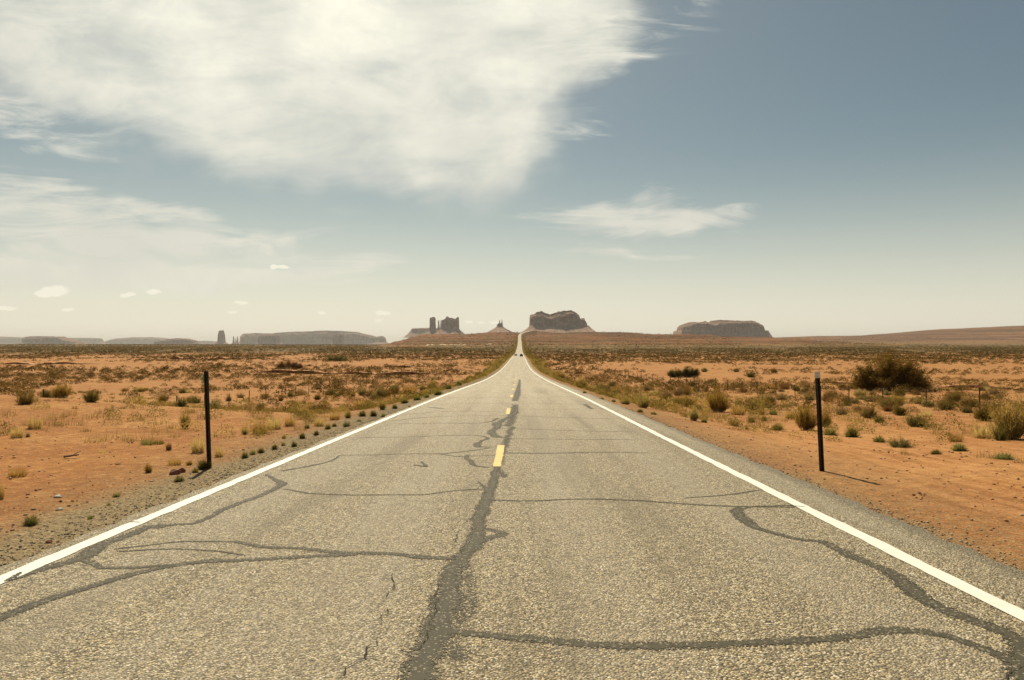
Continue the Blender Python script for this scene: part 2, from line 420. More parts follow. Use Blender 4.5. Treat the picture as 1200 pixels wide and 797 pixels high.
    # low scrub cover too small to tell apart
    vn = t.noise(P, 0.05, 8, .75); vn2 = t.noise(P, 0.009, 5, .6)
    vcol = t.mix(t.step(vn, .40, .60), (0.070, 0.050, 0.016), (0.20, 0.130, 0.045))
    c = t.mix(t.math('MULTIPLY', veg, t.step(vn2, .30, .50, .78, 1.0)), c, vcol)
    c = t.mix(1.0, c, (1.0, 0.975, 0.83), 'MULTIPLY')
    t.l.new(c, b.inputs['Base Color'])
    b.inputs['Roughness'].default_value = 0.95; b.inputs['Specular IOR Level'].default_value = 0.15
    h = t.math('ADD', t.math('MULTIPLY', n3, 0.25), t.math('MULTIPLY', n2, 1.0))
    h = t.math('ADD', h, t.math('MULTIPLY', gm, t.math('MULTIPLY', vc.outputs[1], .6)))
    h = t.math('ADD', h, t.math('MULTIPLY', tr, t.math('MULTIPLY', ns, .5)))
    bp = t.node('ShaderNodeBump', {'Height': h, 'Strength': 1.0, 'Distance': 0.06}); t.l.new(bp.outputs[0], b.inputs['Normal'])
    return m

def mat_asphalt():
    m, t, b, out = material('chip_seal_asphalt')
    P = t.node('ShaderNodeNewGeometry').outputs['Position']
    u = t.node('ShaderNodeAttribute', attribute_name='offset').outputs['Fac']
    s = t.node('ShaderNodeSeparateXYZ', {0: P})
    v1 = t.node('ShaderNodeTexVoronoi', {'Vector': P, 'Scale': 66.0}); v2 = t.node('ShaderNodeTexVoronoi', {'Vector': P, 'Scale': 130.0})
    c1 = t.node('ShaderNodeSeparateColor', {0: v1.outputs['Color']}); c2 = t.node('ShaderNodeSeparateColor', {0: v2.outputs['Color']})
    c = t.mix(c1.outputs[0], (0.105, 0.080, 0.037), (0.80, 0.635, 0.355))
    c = t.mix(t.step(c1.outputs[1], .76, .92), c, (0.92, 0.82, 0.60))
    c = t.mix(t.math('MULTIPLY', t.step(c2.outputs[1], .6, .95), .6), c, (0.10, 0.086, 0.058))
    gap = t.step(v1.outputs['Distance'], .45, .75)
    c = t.mix(t.math('MULTIPLY', gap, .8), c, (0.05, 0.040, 0.022))
    ng = t.noise(P, 26.0, 3, .7); nh = t.noise(P, 9.0, 3, .7)
    c = t.mix(t.math('MULTIPLY', t.step(ng, .52, .34), .55), c, (0.085, 0.068, 0.040))
    c = t.mix(t.math('MULTIPLY', t.step(ng, .56, .74), .45), c, (0.66, 0.56, 0.37))
    c = t.mix(t.math('MULTIPLY', t.step(nh, .50, .34), .35), c, (0.12, 0.098, 0.060))
    # worn bands, oil and age
    st = t.node('ShaderNodeCombineXYZ', {0: t.math('MULTIPLY', u, 1.0), 1: t.math('MULTIPLY', s.outputs[1], 0.06), 2: 0.0}).outputs[0]
    nb = t.noise(st, 1.3, 5, .6, .3); n1 = t.noise(P, .7, 6, .65); n2 = t.noise(P, 5.0, 6, .7)
    c = t.mix(t.math('MULTIPLY', t.step(nb, .50, .34), .5), c, (0.17, 0.135, 0.078))
    c = t.mix(t.math('MULTIPLY', t.step(nb, .53, .70), .38), c, (0.44, 0.39, 0.29))
    c = t.mix(t.math('MULTIPLY', t.step(n1, .60, .76), .4), c, (0.20, 0.18, 0.13))
    c = t.mix(t.math('MULTIPLY', t.step(n2, .62, .76), .4), c, (0.12, 0.105, 0.070))
    # polished wheel paths
    wp = None
    for q in (-2.75, -1.0, 0.95, 2.7):
        g = t.step(t.math('ABSOLUTE', t.math('SUBTRACT', u, q)), 0.55, 0.1)
        wp = g if wp is None else t.math('MAXIMUM', wp, g)
    c = t.mix(t.math('MULTIPLY', wp, .22), c, (0.40, 0.345, 0.25))
    # tarry paved shoulder outside the line
    sh = t.step(t.math('ADD', t.math('ABSOLUTE', u), t.math('MULTIPLY', n2, .12)), 3.78, 3.95)
    c = t.mix(t.math('MULTIPLY', sh, .18), c, (0.25, 0.20, 0.12))
    se = t.step(t.math('ADD', u, t.math('MULTIPLY', n2, .10)), 4.20, 4.34)
    c = t.mix(t.math('MULTIPLY', se, .5), c, (0.115, 0.098, 0.06))
    t.l.new(c, b.inputs['Base Color'])
    b.inputs['Roughness'].default_value = .68; b.inputs['Specular IOR Level'].default_value = .35
    hh = t.math('SUBTRACT', t.math('MULTIPLY', c1.outputs[2], .4), v1.outputs['Distance'])
    fade = t.step(s.outputs[1], 60, 6, 0.25, 1.0)
    bp = t.node('ShaderNodeBump', {'Height': hh, 'Strength': fade, 'Distance': .014}); t.l.new(bp.outputs[0], b.inputs['Normal'])
    return m
def mat_seal():
    m, t, b, out = material('crack_sealant')
    P = t.node('ShaderNodeNewGeometry').outputs['Position']
    v1 = t.node('ShaderNodeTexVoronoi', {'Vector': P, 'Scale': 78.0}); c1 = t.node('ShaderNodeSeparateColor', {0: v1.outputs['Color']})
    n2 = t.noise(P, 9.0, 5, .65)
    e = t.node('ShaderNodeAttribute', attribute_name='edge').outputs['Fac']
    c = t.mix(n2, (0.052, 0.046, 0.028), (0.092, 0.081, 0.051))
    c = t.mix(t.math('MULTIPLY', t.step(c1.outputs[0], .86, .97), .7), c, (0.38, 0.33, 0.23))
    t.l.new(c, b.inputs['Base Color']); b.inputs['Roughness'].default_value = .75; b.inputs['Specular IOR Level'].default_value = .2
    bp = t.node('ShaderNodeBump', {'Height': v1.outputs['Distance'], 'Strength': .25, 'Distance': .004}); t.l.new(bp.outputs[0], b.inputs['Normal'])
    # stones poke through where the tar feathers out
    tr = t.n.new('ShaderNodeBsdfTransparent'); mx = t.n.new('ShaderNodeMixShader')
    hole = t.math('GREATER_THAN', t.math('ADD', c1.outputs[1], t.math('MULTIPLY', e, 1.05)), t.math('ADD', 0.98, t.math('MULTIPLY', n2, .55)))
    t.l.new(hole, mx.inputs[0]); t.l.new(b.outputs[0], mx.inputs[1]); t.l.new(tr.outputs[0], mx.inputs[2]); t.l.new(mx.outputs[0], out.inputs[0])
    return m
def mat_paint(name, col, wear):
    m, t, b, out = material(name)
    P = t.node('ShaderNodeNewGeometry').outputs['Position']
    v1 = t.node('ShaderNodeTexVoronoi', {'Vector': P, 'Scale': 78.0}); c1 = t.node('ShaderNodeSeparateColor', {0: v1.outputs['Color']})
    n = t.noise(P, 3.0, 6, .7); n2 = t.noise(P, 30.0, 4, .7)
    e = t.node('ShaderNodeAttribute', attribute_name='edge').outputs['Fac']
    c = t.mix(t.step(n, .35, .7), tuple(k * .86 for k in col), col)
    c = t.mix(t.math('MULTIPLY', t.step(n2, .62, .75), .35), c, (0.45, .38, .26))
    t.l.new(c, b.inputs['Base Color']); b.inputs['Roughness'].default_value = .6
    bp = t.node('ShaderNodeBump', {'Height': v1.outputs['Distance'], 'Strength': .35, 'Distance': .005}); t.l.new(bp.outputs[0], b.inputs['Normal'])
    tr = t.n.new('ShaderNodeBsdfTransparent'); mx = t.n.new('ShaderNodeMixShader')
    hole = t.math('GREATER_THAN', t.math('ADD', c1.outputs[1], t.math('MULTIPLY', e, .45)), t.math('ADD', wear, t.math('MULTIPLY', n, .3)))
    t.l.new(hole, mx.inputs[0]); t.l.new(b.outputs[0], mx.inputs[1]); t.l.new(tr.outputs[0], mx.inputs[2]); t.l.new(mx.outputs[0], out.inputs[0])
    return m
def mat_leaf(name, cols, trans=0.45, attr='tint', use_obj=True):
    """cols: list of colours, chosen by a per-vertex tint value"""
    m, t, b, out = material(name)
    a = t.node('ShaderNodeAttribute', attribute_name=attr).outputs['Fac']
    r = t.n.new('ShaderNodeValToRGB'); t.l.new(a, r.inputs[0]); e = r.color_ramp.elements
    e[0].position = 0; e[0].color = (*cols[0], 1); e[1].position = 1; e[1].color = (*cols[-1], 1)
    for i, c in enumerate(cols[1:-1]):
        k = e.new((i + 1) / (len(cols) - 1)); k.color = (*c, 1)
    c = r.outputs[0]
    if use_obj:
        ri = t.node('ShaderNodeObjectInfo').outputs['Random']
        hs = t.node('ShaderNodeHueSaturation', {'Hue': t.step(ri, 0, 1, .485, .515), 'Saturation': t.step(ri, 1, 0, .8, 1.1), 'Value': t.step(ri, 0, 1, .8, 1.2), 'Color': c})
        c = hs.outputs[0]
    d = t.node('ShaderNodeBsdfDiffuse', {'Color': c}); tl = t.node('ShaderNodeBsdfTranslucent', {'Color': t.mix(1.0, c, (1.25, 1.1, .7), 'MULTIPLY')})
    mx = t.node('ShaderNodeMixShader', {0: trans, 1: d.outputs[0], 2: tl.outputs[0]}); t.l.new(mx.outputs[0], out.inputs[0])
    t.n.remove(b)
    return m
def mat_rock(name, dark=1.0):
    m, t, b, out = material(name)
    P = t.node('ShaderNodeTexCoord').outputs['Object']; s = t.node('ShaderNodeSeparateXYZ', {0: P})
    tal = t.node('ShaderNodeAttribute', attribute_name='talus').outputs['Fac']
    n0 = t.noise(P, .012, 5, .6)
    zz = t.math('ADD', s.outputs[2], t.math('MULTIPLY', n0, 22.0))
    band = t.noise(t.node('ShaderNodeCombineXYZ', {0: t.math('MULTIPLY', s.outputs[0], .0008), 1: 0.0, 2: t.math('MULTIPLY', zz, .05)}).outputs[0], 1.0, 5, .7)
    vert = t.noise(t.node('ShaderNodeCombineXYZ', {0: t.math('MULTIPLY', s.outputs[0], .028), 1: t.math('MULTIPLY', s.outputs[1], .05), 2: t.math('MULTIPLY', s.outputs[2], .006)}).outputs[0], 1.0, 6, .7)
    c = t.mix(t.step(band, .40, .62), (0.12 * dark, 0.06 * dark, 0.034 * dark), (0.36 * dark, 0.20 * dark, 0.125 * dark))
    c = t.mix(t.math('MULTIPLY', t.step(vert, .53, .42), .7), c, (0.05 * dark, 0.028 * dark, 0.02 * dark))  # vertical streaks; crack shading of the shaded cliffs is painted into the colour
    c = t.mix(t.math('MULTIPLY', t.step(vert, .55, .66), .5), c, (0.44 * dark, 0.27 * dark, 0.18 * dark))
    tc = t.mix(t.step(t.noise(P, .03, 6, .7), .4, .65), (0.23, 0.135, 0.095), (0.38, 0.25, 0.175))
    c = t.mix(tal, c, tc)
    t.l.new(c, b.inputs['Base Color']); b.inputs['Roughness'].default_value = .95; b.inputs['Specular IOR Level'].default_value = .1
    return m

M_GROUND = mat_ground(); M_ROAD = mat_asphalt(); M_SEAL = mat_seal()
M_WHITE = mat_paint('white_road_paint', (0.86, 0.82, 0.70), 1.26); M_YEL = mat_paint('yellow_road_paint', (0.72, 0.50, 0.13), 1.12)
M_ROCK = mat_rock('butte_rock'); 
M_BRUSH = mat_leaf('brush_leaves', [(0.14, 0.105, 0.033), (0.225, 0.172, 0.056), (0.35, 0.26, 0.094)], .45)
M_DGREEN = mat_leaf('dark_green_leaves', [(0.08, 0.076, 0.021), (0.155, 0.142, 0.040), (0.28, 0.235, 0.082)], .45)
M_GREEN = mat_leaf('fresh_green_leaves', [(0.12, 0.125, 0.034), (0.23, 0.225, 0.068), (0.36, 0.32, 0.12)], .5)
M_STRAW = mat_leaf('dry_grass', [(0.32, 0.235, 0.09), (0.50, 0.37, 0.15), (0.68, 0.54, 0.27)], .5)
M_YELLOW = mat_leaf('yellow_green_leaves', [(0.19, 0.155, 0.045), (0.36, 0.285, 0.085), (0.54, 0.42, 0.16)], .5)
M_BROWN = mat_leaf('dry_brown_twigs', [(0.17, 0.105, 0.048), (0.28, 0.185, 0.085), (0.40, 0.28, 0.14)], .4)
M_SCRUB = mat_leaf('scrub_leaves', [(0.040, 0.022, 0.008), (0.070, 0.045, 0.013), (0.10, 0.076, 0.020), (0.17, 0.12, 0.040), (0.30, 0.20, 0.08)], .25, use_obj=False)
M_TWIG = simple('woody_stems', (0.13, 0.085, 0.05), .9, 0, .3, 6)
M_STEEL = simple('weathered_dark_steel', (0.045, 0.036, 0.028), .55, .6, .35, 30, .15)
M_REFL = simple('white_reflective_sheet', (0.62, 0.62, 0.56), .35, 0, .12, 12)
M_GREFL = simple('green_plastic_reflector', (0.18, 0.30, 0.08), .25, 0, .2, 25)
M_YREFL = simple('pale_yellow_reflector', (0.75, 0.78, 0.35), .25, 0, .1, 25)
M_BOLT = simple('bolt_steel', (0.25, 0.24, 0.22), .4, .9, .1, 30)
M_RUST = simple('rusty_fence_steel', (0.085, 0.048, 0.030), .8, .3, .35, 14)
M_WIRE = simple('galvanized_wire', (0.16, 0.13, 0.10), .6, .5, .2, 5)
M_REDROCK = simple('red_sandstone_rock', (0.21, 0.075, 0.045), .9, 0, .4, 9, .6)
M_PALE = simple('pale_stone', (0.62, 0.54, 0.42), .8, 0, .2, 14, .4)
M_STICK = simple('grey_brown_wood', (0.16, 0.095, 0.06), .9, 0, .35, 18, .4)

# ------------------------------------------------------------------ ground sheet
def build_ground():
    g = [4.4 + 0.15 * i for i in range(8)]
    st = .15
    while g[-1] < 60000: g.append(g[-1] + st); st *= 1.0172
    side_r = [0, 2.2, 4.0, 4.15, 4.3] + g
    side_l = [2.2, 3.5, 3.7, 3.85, 4.05, 4.25] + g
    cols = np.array([-v for v in reversed(side_l)] + side_r)
    near = list(np.arange(-4, 2.2, .5)); r = [2.2]
    while r[-1] < 60000: r.append(r[-1] * (1.0125 if r[-1] < 3500 else 1.03) + 0.012)
    rows = np.array([-2500, -900, -300, -100, -45, -20, -10, -6.5] + near + r)
    U, Y = np.meshgrid(cols, rows)
    fade = sst(Y, 9000, 30000)
    X = U + road_x(Y)
    z, hill, fh, u = ground_rel(X, Y)
    n = len(cols); k = len(rows)
    i = np.arange((k - 1) * (n - 1)); a = (i // (n - 1)) * n + i % (n - 1)
    f = np.stack([a, a + 1, a + n + 1, a + n], 1)
    v = np.stack([X.ravel(), Y.ravel(), z.ravel() + EYE], 1)
    nz = fbm(X / 60., Y / 90., 77, 4)
    redm = sst(hill, 4, 13) * sst(Y, 1300, 1700)
    redm = np.maximum(redm, sst(hill, 1.0, 4) * sst(X, -150, -350) * sst(Y, 1300, 1700))
    farm = sst(fh, 6, 25)
    veg = sst(Y + 260 * nz, 560, 1000) * 0.92
    veg = np.maximum(veg, .9 * sst(Y, 2400, 3600))
    veg = veg * (1 - .85 * redm) * (1 - .9 * farm)
    me = mesh_np('ground', v, f, [M_GROUND], True, {'offset': u, 'red': redm, 'veg': veg, 'far': farm})
    tag(obj('ground', me), 'orange desert sand plain with gravel verges and low scrub', None, None, 'structure')
build_ground()

# ------------------------------------------------------------------ road with its markings
def ribbon(name, ys, ulo, uhi, lift, mat, parent, ncol=2, jag=0.0, seed=1):
    ys = np.asarray(ys); lo = np.full(len(ys), ulo, float) if np.isscalar(ulo) else ulo; hi = np.full(len(ys), uhi, float) if np.isscalar(uhi) else uhi
    if jag:
        lo = lo + jag * (fbm(ys * 3.1, ys * 0, seed, 4)); hi = hi + jag * (fbm(ys * 3.1, ys * 0 + 9, seed + 3, 4))
    t = np.linspace(0, 1, ncol)
    U = lo[:, None] * (1 - t) + hi[:, None] * t
    Y = np.repeat(ys[:, None], ncol, 1); X = U + road_x(Y); Z = road_z(Y) + EYE + lift
    k = len(ys); i = np.arange((k - 1) * (ncol - 1)); a = (i // (ncol - 1)) * ncol + i % (ncol - 1)
    f = np.stack([a, a + 1, a + ncol + 1, a + ncol], 1)
    edge = np.abs(np.repeat(t[None], k, 0) * 2 - 1).ravel()
    me = mesh_np(name, np.stack([X.ravel(), Y.ravel(), Z.ravel()], 1), f, [mat], True, {'offset': U.ravel(), 'edge': edge})
    return obj(name, me, parent)
rows = [2.0]
while rows[-1] < 2700: rows.append(rows[-1] * 1.008 + .03)
rows = np.array([-60, -30, -15, -8, -4, -1] + rows)
ROAD = ribbon('road', rows, -3.88, 4.38, 0.0, M_ROAD, None, 12, .10, 3)
tag(ROAD, 'straight two lane highway of worn pale chip seal', None, None, 'structure')
# left and right pavement edges stay ragged through jag above
for a, b in ((-3.73, -3.573), (3.573, 3.73)):
    e = ribbon('edge_line', rows[rows < 2600], a, b, .0055, M_WHITE, ROAD, 4, .02, 9 + int(b))
# far markings read wider than they are only through the lens; dashes are 3.05 m with 9.15 m gaps
d0 = float(on_road(583, 547).y)
k = 0
while True:
    y0 = d0 + 12.2 * k
    if y0 > 620: break
    ribbon('lane_dash', np.linspace(y0, y0 + 3.05, 26), -.065, .075, .0065, M_YEL, ROAD, 5, .016, 30 + k); k += 1

def seal(name, pts, widths, seed, parent=ROAD, lift=.003, mat=None, rag=.3, thin=0.0):
    """tar strip through photo pixels laid out on the road; widths in metres"""
    P = [on_road(*p) for p in pts]
    P = np.array([(p.x, p.y) for p in P]); w = (1.0 + .55 * sst(P[:, 1], 10, 26)) * np.array(widths if hasattr(widths, '__len__') else [widths] * len(P), float)
    seg = np.r_[0, np.cumsum(np.hypot(*np.diff(P, axis=0).T))]
    n = int(max(8, min(600, seg[-1] / .025)))
    tt = np.linspace(0, seg[-1], n)
    fx = pchip(seg, P[:, 0]); fy = pchip(seg, P[:, 1])
    c = np.stack([fx(tt), fy(tt)], 1); wd = np.interp(tt, seg, w)
    c = c + np.stack([fbm(tt * 1.7, tt * 0 + seed, seed, 3), fbm(tt * 1.7, tt * 0 + seed + 5, seed + 1, 3)], 1) * .05
    if rag > 1: c = c + np.stack([fbm(tt * 14, tt * 0 + seed, seed, 3), fbm(tt * 14, tt * 0 + seed + 5, seed + 1, 3)], 1) * .045
    d = np.gradient(c, axis=0); d /= np.hypot(d[:, 0], d[:, 1])[:, None] + 1e-9
    nn = np.stack([-d[:, 1], d[:, 0]], 1)
    l = wd * .5 * (1 + rag * 2 * fbm(tt * 6, tt * 0 + 3, seed + 7, 3)); r = wd * .5 * (1 + rag * 2 * fbm(tt * 6, tt * 0 + 8, seed + 9, 3))
    taper = np.clip(np.minimum(tt, seg[-1] - tt) / (.6 * wd.mean()) + .25, 0, 1)
    l *= taper; r *= taper
    ts = np.array([-1.12, -.7, 0, .7, 1.12])
    XY = c[:, None, :] + nn[:, None, :] * np.where(ts[None, :, None] < 0, r[:, None, None], l[:, None, None]) * ts[None, :, None]
    X = XY[..., 0]; Y = XY[..., 1]; Z = road_z(Y) + EYE + lift
    i = np.arange((n - 1) * 4); a = (i // 4) * 5 + i % 4
    f = np.stack([a, a + 5, a + 6, a + 1], 1)
    ed = np.repeat(np.abs(ts)[None], n, 0) ** 1.6 + thin
    me = mesh_np(name, np.stack([X.ravel(), Y.ravel(), Z.ravel()], 1), f, [mat or M_SEAL], True, {'edge': ed.ravel()})
    return obj(name, me, parent)
SEALS = [
 # the long one down the middle
 ([(480, 830), (500, 780), (514, 745), (524, 700), (533, 668), (543, 652), (556, 632), (562, 615), (568, 592), (575, 570), (579, 556), (583, 546)], [.24, .24, .23, .23, .22, .20, .20, .18, .17, .15, .12, .08]),
 ([(540, 655), (553, 640), (568, 631), (588, 625), (578, 621), (558, 617)], [.08, .12, .12, .13, .09, .05]),
 ([(575, 580), (568, 572), (560, 564)], [.14, .08, .03]),
 # from the middle to the bottom right corner
 ([(520, 738), (560, 744), (640, 751), (720, 754), (800, 755), (880, 752), (940, 749), (1000, 744), (1050, 739), (1100, 743), (1140, 756), (1185, 778), (1210, 790)], [.08, .10, .10, .11, .12, .12, .11, .12, .12, .11, .10, .12, .12]),
 ([(864, 594), (862, 600), (874, 611), (890, 619), (912, 626), (940, 632), (965, 635), (985, 644), (1010, 656), (1040, 668), (1065, 685), (1085, 700), (1110, 714), (1145, 730), (1180, 745), (1215, 765)], [.10, .16, .16, .13, .12, .11, .12, .14, .14, .15, .16, .17, .16, .15, .16, .18]),
 ([(1190, 748), (1198, 775), (1200, 800)], [.16, .2, .2]),
 ([(868, 597), (885, 593), (920, 592), (940, 592)], .045),
 # across the left lane, nearest
 ([(536, 655), (500, 653), (450, 648), (400, 647), (350, 642), (310, 640), (270, 634), (220, 634), (180, 638), (135, 643)], [.10, .11, .11, .11, .10, .09, .05, .04, .04, .04]),
 ([(420, 650), (360, 652), (300, 655), (240, 658), (200, 663), (160, 671), (110, 685), (60, 699), (0, 724), (-40, 742)], [.08, .10, .11, .12, .11, .12, .12, .13, .13, .13]),
 ([(250, 658), (210, 661), (160, 664), (125, 665), (108, 660), (95, 655)], [.06, .08, .09, .09, .08, .08]),
 ([(290, 650), (240, 645), (190, 643), (140, 645)], .035),
 ([(-30, 690), (0, 684), (50, 668), (95, 655), (110, 645), (118, 638), (140, 630), (175, 617), (205, 615), (230, 613), (250, 603), (285, 589), (315, 577), (330, 569), (325, 563), (312, 556)], [.10, .10, .11, .16, .18, .16, .13, .13, .12, .09, .11, .10, .11, .13, .12, .06]),
 ([(170, 616), (190, 618), (200, 614)], [.05, .08, .05]),
 ([(330, 573), (350, 576), (380, 579), (420, 580), (490, 580), (530, 575), (566, 573)], [.05, .06, .055, .05, .05, .05, .06]),
 ([(575, 586), (620, 587), (680, 585), (740, 586), (800, 590), (860, 593), (930, 594)], [.07, .06, .06, .07, .06, .05, .05]),
 ([(800, 584), (850, 580), (895, 573)], [.03, .05, .04]),
 # network by the first dash
 ([(572, 548), (556, 545), (552, 540), (546, 537), (548, 533)], [.06, .11, .10, .10, .08]),
 ([(516, 532), (535, 530), (560, 527), (575, 525)], [.05, .06, .06, .05]),
 ([(516, 532), (540, 535), (560, 534), (590, 534)], [.04, .05, .03, .03]),
 ([(575, 524), (562, 524), (558, 521), (563, 517), (572, 513), (565, 511), (550, 510), (480, 512), (420, 513)], [.05, .12, .14, .10, .08, .06, .04, .04, .04]),
 ([(516, 532), (480, 532), (440, 533), (400, 534), (385, 541), (360, 547), (330, 552)], [.06, .04, .035, .04, .06, .08, .09]),
 ([(590, 531), (610, 531), (640, 531), (700, 530), (760, 531)], [.10, .10, .06, .05, .04]),
 ([(590, 515), (620, 514), (680, 515), (740, 515)], .035),
 ([(587, 513), (580, 511), (577, 506), (583, 500), (582, 497), (590, 492), (597, 488), (604, 483), (606, 478)], [.2, .22, .16, .18, .22, .16, .14, .12, .06]),
 ([(584, 490), (575, 494), (560, 496), (520, 496), (450, 497)], [.10, .07, .05, .04, .03]),
 ([(585, 502), (620, 503), (680, 505), (740, 506)], .035),
 ([(500, 477), (520, 479)], .09), ([(685, 474), (693, 479)], .12), ([(485, 545), (499, 547), (494, 541)], [.05, .09, .04]),
 ([(452, 494), (520, 488), (588, 487), (650, 489), (722, 491)], .03),
 ([(470, 486), (540, 482), (590, 483)], .03), ([(600, 479), (650, 480), (700, 479)], .03),
 ([(500, 474), (560, 473), (640, 473), (690, 474)], .04),
 ([(520, 466), (590, 466), (670, 465)], .05), ([(540, 459), (600, 460), (655, 459)], .06),
 ([(604, 470), (606, 462), (608, 452), (609, 445)], [.2, .24, .2, .16]),
]
for q, (pts, wd) in enumerate(SEALS):
    seal('tar_seal', pts, wd, 100 + 7 * q, lift=.0025 + .00012 * q, rag=.22)
for q, (pts, wd, th) in enumerate([([(548, 660), (556, 690), (552, 720)], .16, .66), ([(535, 690), (540, 715), (538, 735)], .16, .60), ([(505, 745), (530, 762), (545, 775)], .22, .5),
        ([(590, 560), (585, 545), (592, 520), (600, 500)], .2, .40), ([(596, 500), (601, 487), (604, 474)], .25, .35)]):
    seal('tar_smear', pts, wd, 700 + q * 9, lift=.0015 + .0001 * q, thin=th)
for q, (pts, wd) in enumerate([([(926, 592), (934, 593.5), (946, 594.5)], .035), ([(148, 613), (156, 612.5), (164, 613)], .03), ([(4, 682), (14, 677), (24, 671)], .05), ([(700, 479), (710, 479.5), (716, 480)], .04)]):
    seal('tar_seal', pts, wd, 900 + q, lift=.0078 + .0001 * q)
M_CRACK = simple('open_crack', (0.025, 0.020, 0.013), .95, 0, .3, 20)
CR = [([(404, 795), (406, 782), (425, 770), (440, 756), (450, 740), (452, 722), (458, 712)], .012), ([(465, 762), (490, 763), (500, 752), (511, 700)], .010),
      ([(462, 690), (464, 682), (462, 672)], .012), ([(530, 618), (545, 612), (550, 606)], .012), ([(528, 645), (531, 634), (536, 626)], .012), ([(510, 700), (514, 690), (513, 682), (530, 668)], .008),
      ([(1180, 795), (1192, 785), (1206, 782)], .014), ([(445, 715), (452, 700), (461, 690)], .008)]
for q, (pts, wd) in enumerate(CR): seal('open_crack', pts, wd * .42, 400 + q * 5, lift=.0085, mat=M_CRACK, rag=1.3)

# pale dirt track crossing the flat below the ridge
def track(name, pts, w, lab):
    P = np.array([(at(*p).x, at(*p).y) for p in pts]); t = np.linspace(0, 1, 60); s = np.linspace(0, 1, len(P))
    x = np.interp(t, s, P[:, 0]); y = np.interp(t, s, P[:, 1])
    V = []
    for sgn in (-1, 0, 1):
        yy = y + sgn * w; V.append(np.stack([x, yy, ground_rel(x, yy)[0] + EYE + .35], 1))
    V = np.concatenate(V); i = np.arange(59)
    f = np.concatenate([np.stack([i, i + 1, i + 61, i + 60], 1), np.stack([i + 60, i + 61, i + 121, i + 120], 1)])
    tag(obj(name, mesh_np(name, V, f, [M_TRACK], True)), lab, None, None, 'structure')
M_TRACK = simple('dusty_track', (0.55, 0.40, 0.23), .95, 0, .2, .05)
track('dirt_track', [(500, 404.6), (540, 404.2), (575, 403.6), (606, 403.2)], 12, 'pale dirt track meeting the highway from the left below the red rise')

# ------------------------------------------------------------------ buttes and mesas
def butte(name, D, feats, step, label, tal=1.0, depth=.45, seed=1, flute=6.0, mat=None):
    """feats: list of (top profile [(px,py)...], talus_py, base_py, talus_spread_px, edge_m); a height field of its own"""
    k = D / FPX
    xs0 = min(f[0][0][0] - f[3] for f in feats) - 3; xs1 = max(f[0][-1][0] + f[3] for f in feats) + 3
    cx = ((xs0 + xs1) / 2 - 600) * k
    hw = (xs1 - xs0) / 2 * k
    hd = max(max((f[0][-1][0] - f[0][0][0]) * k * .5 * depth + f[3] * k * 2.5 for f in feats) + 30, 60)
    x = np.arange(-hw, hw + step, step); y = np.arange(-hd, hd + step, step)
    X, Y = np.meshgrid(x, y)
    base = px2(feats[0][2], D) ; Z = np.full(X.shape, base - 40.0); T = np.ones(X.shape)
    for q, (prof, tpy, bpy_, spread, edge) in enumerate(feats):
        px = np.array([(p[0] - 600) * k - cx for p in prof]); H = np.array([px2(p[1], D) for p in prof])
        x0, x1 = px[0], px[-1]; xc = (x0 + x1) / 2; w = (x1 - x0) / 2
        T0 = max(w * depth, min(w, 25))
        zt = px2(tpy, D); zb = px2(bpy_, D) - 25
        fl = flute * min(1, w / 120) * (1.3 * fbm(X / 34. + q, Y / 34., seed + q, 4) + .7 * fbm(X / 110., Y / 110. + q, seed + 9, 3))
        nx = np.clip(np.abs(X - xc) / w, 0, 1)
        thick = T0 * (1 - nx ** 12) ** .5 * (1 + .25 * fbm(X / 160., X * 0, seed + 3, 2))
        din = np.minimum(np.minimum(X - x0, x1 - X), thick - np.abs(Y)) + fl * np.where(np.minimum(X - x0, x1 - X) < 30, .25, 1)
        nq = fbm(X / (9 * step), Y / (14 * step), seed + 20, 4); Hx = np.interp(X, px, H) + min(13, (H.max() - zt) * .09) * (np.round(nq * 4) / 4)
        dx = np.maximum(np.abs(X - xc) - w, 0); dy = np.maximum(np.abs(Y) - T0 * 1.02, 0)
        dd = np.hypot(dx, np.where(Y < 0, dy / 2.4, dy)); sm = spread * k * (1 + .35 * fbm(np.arctan2(Y, X - xc) * 6, dd * 0, seed + 31, 3))
        ta = zt + (Hx - zt) * 0.0 - (zt - zb) * (np.clip(dd / sm, 0, 1.2)) ** .8 + 5 * fbm(X / 45., Y / 60., seed + 40, 3) * min(1, w / 100)
        r = sst(din, 0, edge); up = Hx - ta
        # two cliffs with a ledge between them
        fy = thick - np.abs(Y) + fl * .5; led = max(edge, T0 * .38)
        lv = .70 + .5 * np.clip(fbm(X / 150., X * 0 + q, seed + 50, 3), -.25, .25)
        cl = ta + up * (lv * sst(din, 0, edge * .4) + (.92 - lv) * np.clip((fy - .4 * edge) / led, 0, 1) + .08 * sst(fy, led * 1.0, led * 1.0 + edge * .5))
        z = np.where(din > 0, np.maximum(cl, ta), ta)
        T = np.where(z > Z, np.where(din > 0, np.where((fy > edge * .42) & (fy < led) & (up > 40), .7, 0.0), 1.0), T)
        Z = np.maximum(Z, z)
    n = len(x); m_ = len(y); i = np.arange((m_ - 1) * (n - 1)); a = (i // (n - 1)) * n + i % (n - 1)
    f = np.stack([a, a + 1, a + n + 1, a + n], 1)
    me = mesh_np(name, np.stack([X.ravel(), Y.ravel(), Z.ravel()], 1), f, [mat or M_ROCK], False, {'talus': T})
    o = obj(name, me, None, (cx, D, EYE)); tag(o, label, 'butte' if name != 'mesa' else 'mesa', None, 'structure')
    return o
